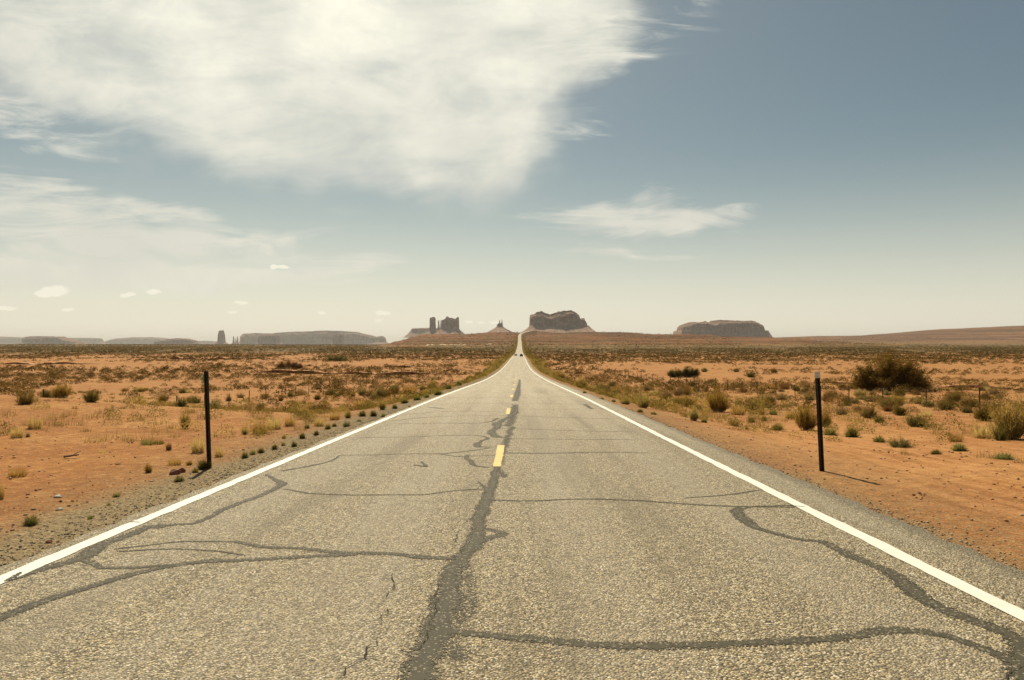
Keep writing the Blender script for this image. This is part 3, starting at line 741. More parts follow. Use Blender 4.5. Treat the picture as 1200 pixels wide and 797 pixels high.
butte('butte', 9000, [
    ([(503.3, 373.5), (504.5, 372.2), (509.3, 372), (510.6, 373.5)], 387.5, 392, 10, 6),
    ([(513, 375.5), (513.8, 374.6), (514.4, 376)], 386, 392, 8, 4), ([(515.1, 376.5), (515.7, 375), (516.3, 377)], 386, 392, 8, 4),
    ([(516.8, 375.2), (519, 375), (521, 374), (523, 373), (523.8, 371.6), (525.2, 371.4), (526.5, 372.6), (529, 372.9), (532, 374), (534, 373.6), (535.5, 372.4), (537.4, 372.2), (538, 375)], 385.5, 392, 11, 8)],
    3.2, 'castle-like butte with a separate square tower and thin spires left of the highway', depth=.6, seed=3, flute=7)
butte('mesa', 12500, [([(481, 387.9), (483.5, 385), (492, 384.6), (503, 384.2), (512, 384.4), (520, 385)], 389, 393, 5, 22)], 12, 'low flat grey shelf mesa behind the foot of the square tower', seed=8, flute=14)
butte('butte', 8200, [([(582.2, 381), (583.5, 379.2), (586.5, 378.6), (589.4, 380.4)], 382.6, 389, 14, 7),
    ([(584.9, 376), (585.6, 374.3), (586.3, 376.5)], 381, 389, 6, 3.5), ([(587.6, 375.6), (588.3, 373.9), (588.9, 377)], 381, 389, 6, 3.5)],
    2.8, 'small butte with two finger spires on a cone beside the highway crest', depth=.8, seed=5, flute=3)
butte('butte', 7200, [([(620.4, 371.4), (621.5, 369.7), (624, 368.9), (627, 368.2), (628.4, 366.9), (632, 366.2), (634, 365.6), (636, 366.2), (639, 367.8), (642.5, 368.7), (643.5, 369.4), (647, 369), (649, 367.6),
    (652, 367), (653.6, 365.8), (658, 365.3), (659, 364.7), (669, 364.6), (671.5, 365.6), (675, 366.6), (676, 368), (678, 369.6), (678.6, 372.6), (679.6, 374.2), (683, 373.5), (684.2, 373.8), (685, 376), (686.5, 377.4), (687, 380.4), (688.2, 382)], 382.0, 389.5, 13, 7)], 4,
    'broad brown butte with two domed tops and pink scree right of the highway crest', depth=.5, seed=12, flute=13)
butte('mesa', 9000, [([(794, 384.5), (796.5, 381.8), (803, 379.8), (809, 378.1), (822, 378.3), (824, 376.8), (825.5, 378), (835, 377.6), (836, 375.8), (850, 376), (868, 376.4), (881, 377), (883, 378.6), (888, 380), (890.5, 382.6), (893.5, 388)], 387.8, 394.5, 4, 9),
    ([(891.6, 386), (892.4, 383.2), (893.6, 387)], 388, 396, 4, 6)], 5.5,
    'long level mesa with dark lower cliff and a spire at its right end', depth=.4, seed=15, flute=18)
butte('butte', 13000, [([(255.6, 393), (256.4, 389.5), (257.2, 387.4), (261.6, 387.2), (262.3, 390), (263.4, 396)], 400.5, 405, 9, 10)], 5, 'lone tapering grey tower butte on the left horizon', depth=.9, seed=22, flute=8)
butte('butte', 13500, [([(273.1, 395), (273.8, 393.8), (274.5, 396)], 401, 405, 5, 5), ([(275.9, 397), (276.5, 395.8), (277, 397.5)], 401, 405, 5, 4), ([(277.7, 395), (278.5, 393.9), (279.2, 396)], 401, 405, 5, 5)], 6,
      'three thin grey spires between the tower and the long mesa', depth=.9, seed=25, flute=2)
butte('mesa', 17000, [([(282, 396), (283.5, 392.3), (288, 391.2), (304, 390.4), (320, 391.2), (328, 390), (352, 388.7), (384, 387.7), (400, 387.9), (418, 389.2), (425, 391.2), (432, 392.5), (437, 393.8), (440, 395), (444, 394.6), (448, 394), (451.6, 395.6), (452.4, 399)], 401.2, 406, 8, 45)], 14,
      'very long hazy mesa stretching across the left horizon', depth=.16, seed=28, flute=40)
butte('butte', 13500, [([(303, 396), (305, 392.6), (316, 391.8), (325, 392.4), (328, 397)], 401.5, 405, 5, 28)], 9, 'darker block butte in front of the left end of the long mesa', depth=.5, seed=31, flute=18)
butte('butte', 13500, [([(389.5, 397), (391, 392), (401, 391.6), (403, 398)], 401.8, 405, 4, 22)], 9, 'darker block butte in front of the middle of the long mesa', depth=.6, seed=34, flute=14)
butte('mesa', 14000, [([(28.5, 397), (30, 395.2), (40, 394), (60, 394.3), (72, 394.5), (76, 396.6), (86, 398.4), (97, 401)], 402, 405, 5, 30)], 11, 'dark flat mesa near the left edge of the view', depth=.3, seed=37, flute=22)
butte('mesa', 14000, [([(182, 400.4), (190, 399.4), (197, 397.3), (208, 396.6), (222, 397.2), (229, 399), (231.5, 402)], 402.6, 405.4, 4, 26)], 11, 'dark low mesa just left of the lone tower', depth=.3, seed=41, flute=22)
butte('mesa', 25000, [([(-90, 394), (-30, 393.6), (30, 395.5), (60, 396)], 402, 405, 8, 60)], 26, 'palest far mesa running out past the left edge', depth=.12, seed=44, flute=40)
butte('mesa', 25000, [([(70, 396.2), (100, 396), (118, 396.6), (121.5, 399)], 402, 405, 5, 60)], 22, 'pale far mesa behind the dark one near the left edge', depth=.2, seed=47, flute=40)
butte('mesa', 25000, [([(124, 399.4), (138, 397), (155, 395.4), (180, 395.2), (200, 397.2), (222, 400.5)], 402, 405, 5, 60), ([(225, 399.6), (240, 399.2), (256, 400.2)], 402, 405, 4, 60)], 22, 'pale far mesa with a rounded top behind the low dark mesa', depth=.2, seed=51, flute=40)

# ------------------------------------------------------------------ eroded banks (small red cut faces in the plain)
def bank(pts, h, label, seed):
    P = [at(*p) for p in pts]; P = np.array([(p.x, p.y) for p in P])
    seg = np.r_[0, np.cumsum(np.hypot(*np.diff(P, axis=0).T))]; n = int(max(30, seg[-1] / (.25 + .0015 * P[0, 1]))); n = min(n, 500)
    tt = np.linspace(0, seg[-1], n); x = np.interp(tt, seg, P[:, 0]); y = np.interp(tt, seg, P[:, 1])
    y = y + 2.2 * fbm(tt / 5., tt * 0, seed, 3) + 1.0 * fbm(tt / 1.2, tt * 0, seed + 1, 3)
    hh = .6 * h * np.clip(.75 + 1.1 * fbm(tt / 6., tt * 0, seed + 2, 3), .12, 1.3) * np.clip(np.minimum(tt, seg[-1] - tt) / (seg[-1] * .12), 0, 1)
    prof = [(-.35, 0.), (-.12, .15), (-.02, .5), (.05, .85), (-.03, .97), (.35, 1.0), (1.5, .98), (3.2, .75), (6.5, .0)]
    V = []
    for dy, fz in prof:
        Yq = y + dy * h * 1.1 + .12 * fbm(tt * 1.3, tt * 0 + dy, seed + 5, 2); V.append(np.stack([x, Yq, ground_rel(x, Yq)[0] + EYE + fz * hh - (.06 if fz == 0 else 0) + .05 * fbm(tt / .7, tt * 0 + fz * 5, seed, 2)], 1))
    V = np.concatenate(V); k = len(prof); i = np.arange((k - 1) * (n - 1)); a = (i // (n - 1)) * n + i % (n - 1)
    f = np.stack([a, a + 1, a + n + 1, a + n], 1)
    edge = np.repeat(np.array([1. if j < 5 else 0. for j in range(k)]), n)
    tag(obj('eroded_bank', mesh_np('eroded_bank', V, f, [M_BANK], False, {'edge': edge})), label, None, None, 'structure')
m, t, b, out = material('red_clay_bank'); M_BANK = m
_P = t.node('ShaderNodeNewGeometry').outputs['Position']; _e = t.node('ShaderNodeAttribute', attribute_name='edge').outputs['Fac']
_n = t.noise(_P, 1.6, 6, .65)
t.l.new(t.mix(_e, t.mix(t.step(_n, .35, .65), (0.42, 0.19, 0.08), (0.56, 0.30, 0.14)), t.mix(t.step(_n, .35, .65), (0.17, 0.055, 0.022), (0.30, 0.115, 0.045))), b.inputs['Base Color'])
b.inputs['Roughness'].default_value = .95
bank([(300, 436.5), (350, 437.6), (420, 438.3), (480, 439), (520, 438.5)], 1.0, 'red cut bank crossing the plain left of the road', 3)
bank([(195, 421.6), (240, 421.2), (292, 421.0)], 2.2, 'short dark red bank far out on the left plain', 9)
bank([(440, 430), (475, 430.6), (505, 430)], 1.0, 'red bank in the orange patch left of the road', 13)
bank([(1090, 453), (1130, 454.5), (1170, 456), (1220, 457)], .75, 'red cut bank right of the large bush', 17)
bank([(955, 448.6), (975, 449), (998, 449.8)], .55, 'short red bank left of the large bush', 21)
bank([(660, 437), (676, 438), (690, 438.2)], .6, 'low dark red bank near the right verge', 25)
bank([(0, 426.8), (60, 427), (120, 426.4)], 1.0, 'thin red bank on the far left plain', 29)
bank([(845, 397.2), (853, 397.2)], 4, 'dark rock step in front of the long level mesa', 33)

# ------------------------------------------------------------------ plants
rng = np.random.default_rng(7)
def unit_plant(kind, seed):
    """returns (leaf verts, faces, tint), (stem verts, faces) of a plant of radius 1 and height 1"""
    r = np.random.default_rng(seed)
    V = []; F = []; T = []; SV = []; SF = []
    def blade(p0, p1, w, bend, tint, V=V, F=F, T=T):
        p0 = np.array(p0); p1 = np.array(p1); d = p1 - p0
        a = r.uniform(0, 2 * math.pi); s = np.array([math.cos(a), math.sin(a), 0]) * w
        mid = p0 + d * .55 + np.array([0, 0, bend])
        n = len(V); V.extend([p0 - s, p0 + s, mid + s * .8, mid - s * .8, p1]); F.append((n, n + 1, n + 2, n + 3)); F.append((n + 3, n + 2, n + 4, n + 4))
        if T is not None: T.extend([tint] * 5)
    def leaf(p, sz, tint):
        q = r.normal(size=(3, 3)); q /= np.linalg.norm(q, axis=1)[:, None]
        n = len(V); V.extend([p + q[0] * sz, p + q[1] * sz, p + q[2] * sz]); F.append((n, n + 1, n + 2, n + 2)); T.extend([tint] * 3)
    if kind == 'grass':
        for _ in range(420):
            a = r.uniform(0, 6.283); rr = .55 * math.sqrt(r.uniform()); til = r.uniform(0, 1.1)
            L = r.uniform(.4, 1.05)
            p0 = (rr * math.cos(a), rr * math.sin(a), 0); a2 = a + r.normal(0, .5)
            p1 = (p0[0] + math.cos(a2) * til * .7 * L, p0[1] + math.sin(a2) * til * .7 * L, L * (1 - .5 * til ** 2))
            blade(p0, p1, .012, .06 * r.uniform(), float(np.clip(r.normal(.5, .25), 0, 1)))
    elif kind == 'cushion':                      # low dense dark herb
        for _ in range(520):
            a = r.uniform(0, 6.283); e = math.acos(r.uniform(0, 1)); L = r.uniform(.7, 1.05) * (1 + .18 * math.sin(3 * a + seed))
            d = np.array([math.sin(e) * math.cos(a), math.sin(e) * math.sin(a), math.cos(e)])
            p0 = d * np.array([.3, .3, .1]); p1 = d * L * np.array([1, 1, 1.]); p1[2] = max(p1[2], .02)
            blade(p0, p1, .028, .03, float(np.clip(.35 + .5 * d[2] * r.uniform() + r.normal(0, .15), 0, 1)))
        for _ in range(500):
            a = r.uniform(0, 6.283); e = math.acos(r.uniform(0, 1)); L = r.uniform(.35, 1)
            d = np.array([math.sin(e) * math.cos(a), math.sin(e) * math.sin(a), math.cos(e)]) * L; leaf(d, .055, float(np.clip(r.normal(.4, .2), 0, 1)))
    else:                                         # 'brush' twiggy round shrub; 'tall' upright broom
        up = kind == 'tall'
        nst = 120 if up else 110
        for s_ in range(nst):
            a = r.uniform(0, 6.283); e = (r.uniform(0, 1) ** .7) * (1.25 if up else 1.45)
            L = r.uniform(.5, 1.0) * (1 + .16 * math.sin(2 * a + seed) + .12 * math.sin(5 * a + 2 * seed))
            if up: L *= .62 + .38 * math.cos(e) ** .5
            d = np.array([math.sin(e) * math.cos(a) * 1.1, math.sin(e) * math.sin(a) * 1.1, math.cos(e) * .95 + .05]) * L
            base = np.array([.35 * math.cos(a) * r.uniform(), .35 * math.sin(a) * r.uniform(), 0])
            blade(base, d * .85, .008, .05, 0, SV, SF, None)
            tint0 = float(np.clip(r.normal(.5, .22), 0, 1))
            for j in range(14):
                f0 = r.uniform(.15, .95); p = base + (d - base) * f0
                q = p + np.array([r.normal(0, .08), r.normal(0, .08), abs(r.normal(.13, .07))]) * (1.2 if up else 1.0)
                q[2] = max(q[2], .02)
                blade(p, q, .007, .0, float(np.clip(tint0 + r.normal(0, .12), 0, 1)))
                for _ in range(3 if up else 4):
                    leaf(p + (q - p) * r.uniform(.2, 1.1) + r.normal(0, .03, 3), .028 if up else .030, float(np.clip(tint0 + r.normal(0, .14), 0, 1)))
    return (np.array(V), np.array(F), np.array(T)), (np.array(SV), np.array(SF))
PROTO = {}
def mesh_tri(name, V, F, mat, T=None):
    tri = F[F[:, 2] == F[:, 3]][:, :3]; quad = F[F[:, 2] != F[:, 3]]
    return mesh_np(name, V, [tri, quad], [mat], False, {'tint': T} if T is not None else None)
def proto(kind, matkey, seed):
    k = (kind, matkey, seed)
    if k not in PROTO:
        (V, F, T), (SV, SF) = unit_plant(kind, seed)
        PROTO[k] = (mesh_tri('foliage', V, F, MATS[matkey], T), mesh_tri('stems', SV, SF, M_TWIG) if len(SV) else None)
    return PROTO[k]
MATS = {'D': M_DGREEN, 'G': M_GREEN, 'S': M_STRAW, 'Y': M_YELLOW, 'B': M_BROWN, 'O': M_BRUSH}
KIND = {  # code: (mesh kind, material, object name, category)
    'D': ('cushion', 'D', 'low_shrub', 'shrub'), 'G': ('cushion', 'G', 'green_tuft', 'plant'), 'g': ('grass', 'G', 'grass_clump', 'grass clump'),
    'S': ('grass', 'S', 'dry_grass_clump', 'grass clump'), 'Y': ('tall', 'Y', 'broom_shrub', 'shrub'), 'B': ('brush', 'B', 'dry_shrub', 'shrub'),
    'O': ('brush', 'O', 'desert_shrub', 'shrub'), 'd': ('brush', 'D', 'desert_shrub', 'shrub')}
NPL = [0]
def plant(code, P, w, h, label, group=None, small=False):
    """w: full width in metres, h: height in metres"""
    kind, mk, name, cat = KIND[code]; NPL[0] += 1
    fol, st = proto(kind, mk, NPL[0] % 4 + 1)
    rz = random.uniform(0, 6.28)
    if st is None or small:
        o = obj(name, fol, None, P, rz); o.scale = (w / 2, w / 2, h)
    else:
        o = empty(name, P, rz, (w / 2, w / 2, h)); obj('foliage', fol, o); obj('stems', st, o)
    o.location.z -= .02
    return tag(o, label, cat, group)
random.seed(4)
def plant_px(code, px, py, wp, hp, label, group=None, small=False):
    P = at(px, py); k = P.y / FPX
    return plant(code, P, wp * k, hp * k, label, group, small)

GL = 'tufts lining the gravel beside the left white line'; 
LL = 'one of the small green tufts lining the gravel beside the left white line'
GR = 'low plants growing along the right verge where the road narrows'
HERO = [
 ('D', 37, 615, 22, 15, 'dark green tuft nearest the camera on the left sand, by the gravel edge'),
 ('G', 106, 608, 9, 7, 'tiny green sprig in the left gravel close to the white line'),
 ('G', 128, 592, 8, 5, 'smaller of two green sprigs above the left gravel'),
 ('G', 137, 582, 12, 8, 'larger of two green sprigs above the left gravel'),
 ('D', 210, 564, 17, 9, 'flat dark green tuft beside the red rock'),
 ('G', 229, 554, 11, 8, 'green tuft between the red rock and the left post'),
 ('D', 239, 549.5, 20, 15, 'dark green bush at the foot of the left post'),
 ('Y', 174, 553, 15, 12, 'round olive shrub left of the red rock'),
 ('S', 21, 558, 28, 14, 'wispy straw clump low at the left edge of the sand'),
 ('S', 0, 585, 14, 26, 'straw grass cut by the left edge of the frame'),
 ('B', 198, 527, 10, 11, 'small round brown shrub on the bare left sand'),
 ('S', 120, 531, 13, 6, 'flat pale grass clump on the bare left sand'),
 ('Y', 217, 502, 19, 22, 'upright golden broom shrub left of the left post'),
 ('g', 172, 521, 20, 10, 'sparse pale green grass patch in the middle of the bare left sand'),
 ('g', 186, 520, 18, 7, 'low grass spreading right of the sparse green patch on the left sand'),
 ('S', 41, 502, 22, 19, 'taller of two straw clumps at the far left'),
 ('S', 20, 513, 20, 17, 'shorter of two straw clumps at the far left'),
 ('B', 33, 512, 8, 7, 'tiny brown shrub beside the straw clumps at the far left'),
 ('O', 30, 474, 28, 20, 'brownish round shrub on the low mound at far left'),
 ('Y', 72, 466, 36, 17, 'wide yellow green shrub on the low mound'),
 ('d', 107, 471, 26, 16, 'dark shrub right of the wide yellow green one on the mound'),
 ('d', 213, 477, 20, 14, 'dark round shrub just left of the left post near the fence'),
 ('S', 232, 530, 22, 24, 'golden grass clump directly left of the left post'),
 ('S', 257, 535, 14, 16, 'golden grass clump directly right of the left post'),
 ('S', 205, 545, 22, 12, 'thin straw grass above the red rock'),
 ('Y', 222, 545, 11, 8, 'little yellow tuft left of the left post foot'),
 ('O', 329, 470, 9, 8, 'small round brown shrub at the left fence'),
 ('d', 305, 481, 15, 12, 'dark rounded shrub on the left sand below the fence'),
 ('Y', 287, 509, 14, 10, 'low yellow shrub at the near end of the golden grass patch'),
 ('S', 304, 508, 24, 18, 'broad clump of golden grass in the left verge'),
 ('S', 322, 503, 24, 20, 'tall golden grass behind the row of green tufts'),
 ('S', 340, 499, 18, 15, 'golden grass at the far end of the left verge patch'),
 ('Y', 333, 514, 10, 7, 'yellowish tuft just above the row of green tufts'),
 ('B', 268, 470, 12, 8, 'dry shrub beside the fence right of the left post'),
 ('D', 406, 500, 12, 8, LL, GL), ('Y', 408, 490, 14, 11, 'yellow shrub behind the left row of tufts', None),
 ('D', 425, 488, 13, 9, LL, GL), ('D', 438, 488, 11, 9, LL, GL), ('G', 449, 489, 7, 6, LL, GL), ('G', 421, 494, 8, 4, LL, GL),
 ('Y', 448, 480, 17, 13, 'round yellow green shrub behind the left row, by the largest tufts', None),
 ('S', 422, 480, 22, 15, 'golden grass behind the left row of tufts', None),
 ('G', 474, 472.5, 13, 8, LL, GL), ('G', 489, 469, 13, 8, LL, GL), ('D', 479.5, 478, 4, 4, LL, GL),
 ('O', 446, 466, 22, 15, 'brown shrub standing well behind the left row of tufts', None),
 ('G', 513, 463, 14, 8, LL, GL), ('S', 479, 462, 22, 14, 'pale broom clump above the left row of tufts', None), ('Y', 507, 455, 15, 12, 'yellow green broom near the bend of the left white line', None),
 ('G', 538, 452, 10, 8, LL, GL), ('D', 526, 456, 10, 7, LL, GL), ('G', 550, 446, 9, 7, LL, GL), ('D', 560, 441, 9, 6, LL, GL), ('G', 569, 436, 8, 6, LL, GL),
 ('Y', 495, 458, 14, 9, 'small yellow shrub by the left row of tufts', None), ('O', 463, 458, 16, 10, 'brown shrub above the pale broom on the left', None),
 ('D', 287, 537, 12, 10, LL, GL), ('G', 296, 533, 10, 8, LL, GL), ('D', 306, 530.5, 11, 8, LL, GL), ('D', 322, 527, 10, 9, LL, GL), ('G', 332, 522.5, 7, 6, LL, GL), ('D', 345, 523.5, 10, 9, LL, GL),
 ('D', 354.5, 514, 10, 9, LL, GL), ('G', 360, 502, 9, 8, LL, GL), ('D', 371, 510, 9, 7, LL, GL), ('G', 384, 503, 10, 8, LL, GL), ('D', 392, 500, 8, 6, LL, GL), ('S', 374, 499, 18, 14, 'straw clump between the left verge patch and the row of tufts', None),
 ('S', 392, 492, 18, 13, 'straw clump further up the left verge', None),
 ('D', 463, 479, 9, 7, LL, GL), ('G', 500, 466, 9, 6, LL, GL),
 # right side
 ('d', 1054, 524, 36, 14, 'low dark green shrub in the open sand right of the right post'),
 ('G', 1030, 518, 18, 9, 'green tuft touching the low dark shrub right of the right post'),
 ('Y', 945, 504, 40, 35, 'tall golden broom shrub directly behind the right post'),
 ('Y', 967, 500, 20, 22, 'golden broom just right of the right post'),
 ('G', 973, 510, 22, 11, 'green clump right of the right post foot of the broom'),
 ('G', 998, 512, 22, 14, 'rounded bright green clump between the right post and the low dark shrub'),
 ('O', 1018, 490, 28, 18, 'olive yellow round shrub below the large bush'),
 ('d', 1030, 495, 15, 11, 'small green shrub below the olive round shrub'),
 ('d', 1075, 500, 32, 18, 'dark green shrub in front of the large bush on the right'),
 ('d', 1055, 487, 24, 15, 'dark shrub behind the fence post in front of the large bush'),
 ('G', 910, 504, 14, 9, 'pale green tuft left of the tall broom'),
 ('D', 1097, 532, 16, 7, 'little dark tuft in the sand at the right'),
 ('G', 1124, 528, 22, 12, 'green tuft under the yellowish grass on the right sand'),
 ('S', 1119, 517, 24, 14, 'yellowish grass clump on the right sand'),
 ('G', 1176, 538, 28, 10, 'flat green tuft near the right edge of the sand'),
 ('G', 1132, 535, 6, 3, 'tiny green sprig in the right sand'),
 ('Y', 1184, 514, 66, 50, 'big bright broom grass at the right edge'),
 ('S', 1153, 513, 38, 20, 'pale straw fringe at the left foot of the big broom grass'),
 ('Y', 1222, 516, 60, 50, 'broom grass cut by the right edge of the frame'),
 ('d', 1172, 516, 22, 20, 'dark green heart of the big broom grass at the right edge'),
 ('d', 1153, 493, 28, 22, 'dark green shrub behind the big broom grass'),
 ('O', 1118, 470, 26, 14, 'yellow olive shrub right of the large bush'),
 ('d', 1020, 471, 26, 9, 'flat dark shrub under the left part of the large bush'), ('B', 986, 486, 20, 13, 'grey brown shrub left of the olive round shrub'),
 ('d', 1050, 474, 24, 10, 'dark low shrub under the middle of the large bush'), ('d', 1108, 480, 28, 14, 'dark shrub below the right end of the large bush'),
 ('d', 1133, 484, 20, 10, 'low dark shrub between the large bush and the broom grass'), ('d', 971, 468, 16, 10, 'dark round shrub just right of the right post top'), ('d', 933, 458, 14, 7, 'small dark shrub left of the right post top'),
 ('B', 1005, 482, 16, 9, 'dry low shrub below the left part of the large bush'), ('B', 1040, 482, 20, 9, 'dry low shrub below the middle of the large bush'), ('S', 1085, 488, 20, 10, 'dry grass in front of the large bush on the right'),
 ('Y', 657, 445, 20, 10, 'first yellow shrub where the right verge widens'), ('Y', 681, 455, 22, 14, 'second yellow shrub on the right verge'), ('O', 708, 462, 26, 14, 'round olive shrub beside the right white line'),
 ('G', 685, 462, 7, 5, 'small bright green ball right at the right white line'), ('G', 705, 468.5, 9, 4, 'flat green tuft by the olive shrub at the right line'), ('G', 719, 471, 7, 4, 'tiny green tuft further along the right line'),
 ('Y', 754, 478, 28, 19, 'tall yellow green clump near the right gravel'), ('Y', 733, 474, 20, 9, 'low yellow clump left of the tall yellow green one'), ('G', 766, 486, 10, 5, 'green tuft below the tall yellow green clump'),
 ('G', 750, 483, 10, 5, 'tiny tuft at the gravel below the yellow green clump'), ('B', 736, 462, 12, 7, 'dry shrub above the yellow clumps on the right verge'), ('d', 763, 454, 12, 6, 'small dark shrub before the right fence'),
 ('B', 781, 468, 18, 14, 'dark brown shrub left of the grey brush'), ('B', 801, 462, 28, 13, 'wide grey brown brush before the right fence'), ('Y', 807, 477, 30, 15, 'yellow green shrub below the grey brown brush'),
 ('Y', 813, 493, 18, 18, 'nearest pale green shrub on the right verge'), ('G', 825, 495, 10, 7, 'small tuft right of the nearest pale green shrub'), ('Y', 841, 483, 44, 29, 'largest yellow green shrub of the right verge'),
 ('S', 861, 499, 16, 11, 'straw clump in the sand right of the nearest pale shrub'), ('S', 865, 486, 22, 16, 'greyish grass clump right of the largest yellow green shrub'), ('D', 880.6, 495, 13, 8, 'dark green tuft in the middle of the right verge'),
 ('G', 895, 493.5, 10, 8, 'light green tuft right of the dark one on the verge'), ('D', 875, 503, 6, 4, 'tiny dark tuft lowest on the right verge'), ('G', 912, 503, 13, 8, 'green tuft below and left of the tall broom'),
 ('B', 885, 477, 24, 13, 'brown brush mid way to the tall broom'), ('B', 900, 478, 14, 11, 'second brown brush nearer the tall broom'), ('S', 892, 486, 12, 10, 'thin grass between the tufts and brown brush'), ('G', 906, 486, 14, 8, 'green patch behind the tufts left of the tall broom'),
 ('S', 925, 490, 16, 12, 'grass clump left of the golden broom'), ('d', 825.4, 436, 12, 6, 'dark shrub right of the long dark bush beyond the fence'), ('d', 863, 436, 12, 5, 'flat dark shrub on the orange flat beyond the fence'),
 ('d', 880, 442, 17, 8, 'round dark shrub on the orange flat beyond the fence'), ('O', 907, 437, 10, 7, 'olive shrub on the orange flat above the right fence'),
]
for hrow in HERO:
    code, px_, py_, wp, hp, lab = hrow[:6]; grp = hrow[6] if len(hrow) > 6 else None
    plant_px(code, px_, py_, wp, hp, lab, grp, small=wp < 12)

def big_bush(px, py, wp, hp, name, label, seed, lobes, code='O'):
    P = at(px, py); k = P.y / FPX; w = wp * k / 2; h = hp * k; r = np.random.default_rng(seed)
    V = []; F = []; T = []; SV = []; SF = []
    root = empty(name, P); tag(root, label, 'bush')
    for (lx, ly, lz, lr, lh) in lobes:
        nst = 26
        for s_ in range(nst):
            a = r.uniform(0, 6.283); e = r.uniform(0, 1) ** .7 * 1.3
            L = r.uniform(.7, 1.08)
            tip = np.array([lx * w + math.sin(e) * math.cos(a) * lr * w * L, ly * w + math.sin(e) * math.sin(a) * lr * w * L, (lz + (lh - lz) * math.cos(e) * L) * h])
            b0 = np.array([lx * w * .45 + r.normal(0, .1 * w), ly * w * .45, 0])
            n = len(SV); s = np.array([.018, 0, 0]); SV.extend([b0 - s, b0 + s, tip + s * .3, tip - s * .3]); SF.append((n, n + 1, n + 2, n + 3))
            n = len(SV); s = np.array([0, .018, 0]); SV.extend([b0 - s, b0 + s, tip + s * .3, tip - s * .3]); SF.append((n, n + 1, n + 2, n + 3))
            t0 = float(np.clip(r.normal(.45, .22), 0, 1))
            for j in range(64):
                f0 = r.uniform(.30, 1.0) ** .7; p = b0 + (tip - b0) * f0 + r.normal(0, .035 * w * (1.2 - f0 * .4), 3); p[2] = max(p[2], .03)
                for _ in range(4):
                    q = r.normal(size=(3, 3)); q /= np.linalg.norm(q, axis=1)[:, None]; c = p + r.normal(0, .03 * w, 3); c[2] = max(c[2], .02); sz = r.uniform(.06, .125) * (w / 4.) ** .6
                    q[:, 2] = np.abs(q[:, 2]) * 1.3
                    n = len(V); V.extend([c + q[0] * sz, c + q[1] * sz, c + q[2] * sz]); F.append((n, n + 1, n + 2)); T.extend([float(np.clip(t0 + r.normal(0, .13), 0, 1))] * 3)
    obj('foliage', mesh_np('foliage', np.array(V), np.array(F), [MATS[code]], False, {'tint': np.array(T)}), root)
    obj('stems', mesh_np('stems', np.array(SV), np.array(SF), [M_TWIG]), root)
big_bush(1045, 458, 100, 47, 'tamarisk_bush', 'largest bush of the plain, wide and brown green, behind the right fence', 5,
         [(0, 0, .0, .5, 1.0), (-.5, .1, .0, .45, .72), (.5, 0, 0, .45, .74), (-.2, -.2, 0, .45, .85), (.25, -.15, 0, .42, .95), (.75, .1, 0, .27, .5), (-.8, 0, 0, .22, .5), (.05, .3, .1, .5, .9)], 'O')
big_bush(801, 442.5, 40, 12.5, 'tamarisk_bush', 'long low dark green bush beyond the right fence', 9,
         [(0, 0, 0, .4, 1.0), (-.5, 0, 0, .35, .9), (.5, 0, 0, .4, .95), (-.8, 0, 0, .2, .6), (.8, 0, 0, .22, .8), (.2, 0, 0, .35, 1)], 'D')
big_bush(338, 432.5, 34, 12, 'tamarisk_bush', 'brown bush clump standing far out on the left plain', 13,
         [(0, 0, 0, .4, 1.0), (-.55, 0, 0, .35, .75), (.5, 0, 0, .4, .7), (.85, 0, 0, .2, .5)], 'B')
big_bush(394, 423.2, 28, 6, 'tamarisk_bush', 'long dark bush furthest out on the left plain', 17, [(0, 0, 0, .4, 1.0), (-.55, 0, 0, .35, .8), (.5, 0, 0, .4, .9), (.85, 0, 0, .2, .6)], 'D')

# individually told plants that fill the middle distance
def taken(x, y): return abs(x - float(road_x(y))) < 6.5 + (1.5 if y < 60 else 0)
fill = [('fence', 34, 62, 66), ('mid', 62, 105, 110)]
for nm, y0, y1, n in fill:
    c = 0
    while c < n:
        y = random.uniform(y0, y1); x = random.uniform(-.74, .74) * y
        if taken(x, y): continue
        if x < 0 and y < 48 and x > -16 : continue
        if float(fbm(np.array([x / 9.]), np.array([y / 9.]), 91, 2)[0]) < -.12: continue
        side = 'left' if x < 0 else 'right'
        s = random.uniform(.5, 1.5) * (1 + .25 * (nm == 'mid')); hh = s * random.uniform(.4, .62)
        code = random.choice('ddOOBSYOB')
        grp = {'d': 'dark', 'O': 'olive', 'B': 'brown', 'S': 'straw', 'Y': 'yellowish'}[code]
        where = {'fence': 'around the %s fence line' % side, 'mid': 'on the %s plain just past the fence' % side}[nm]
        plant(code, Vector((x, y, gz(x, y))), s, hh, 'scattered %s shrub of knee height %s' % (grp, where) if code != 'S' else 'scattered straw grass clump %s' % where,
              'scattered %s plants %s' % (grp, where), small=True)
        c += 1

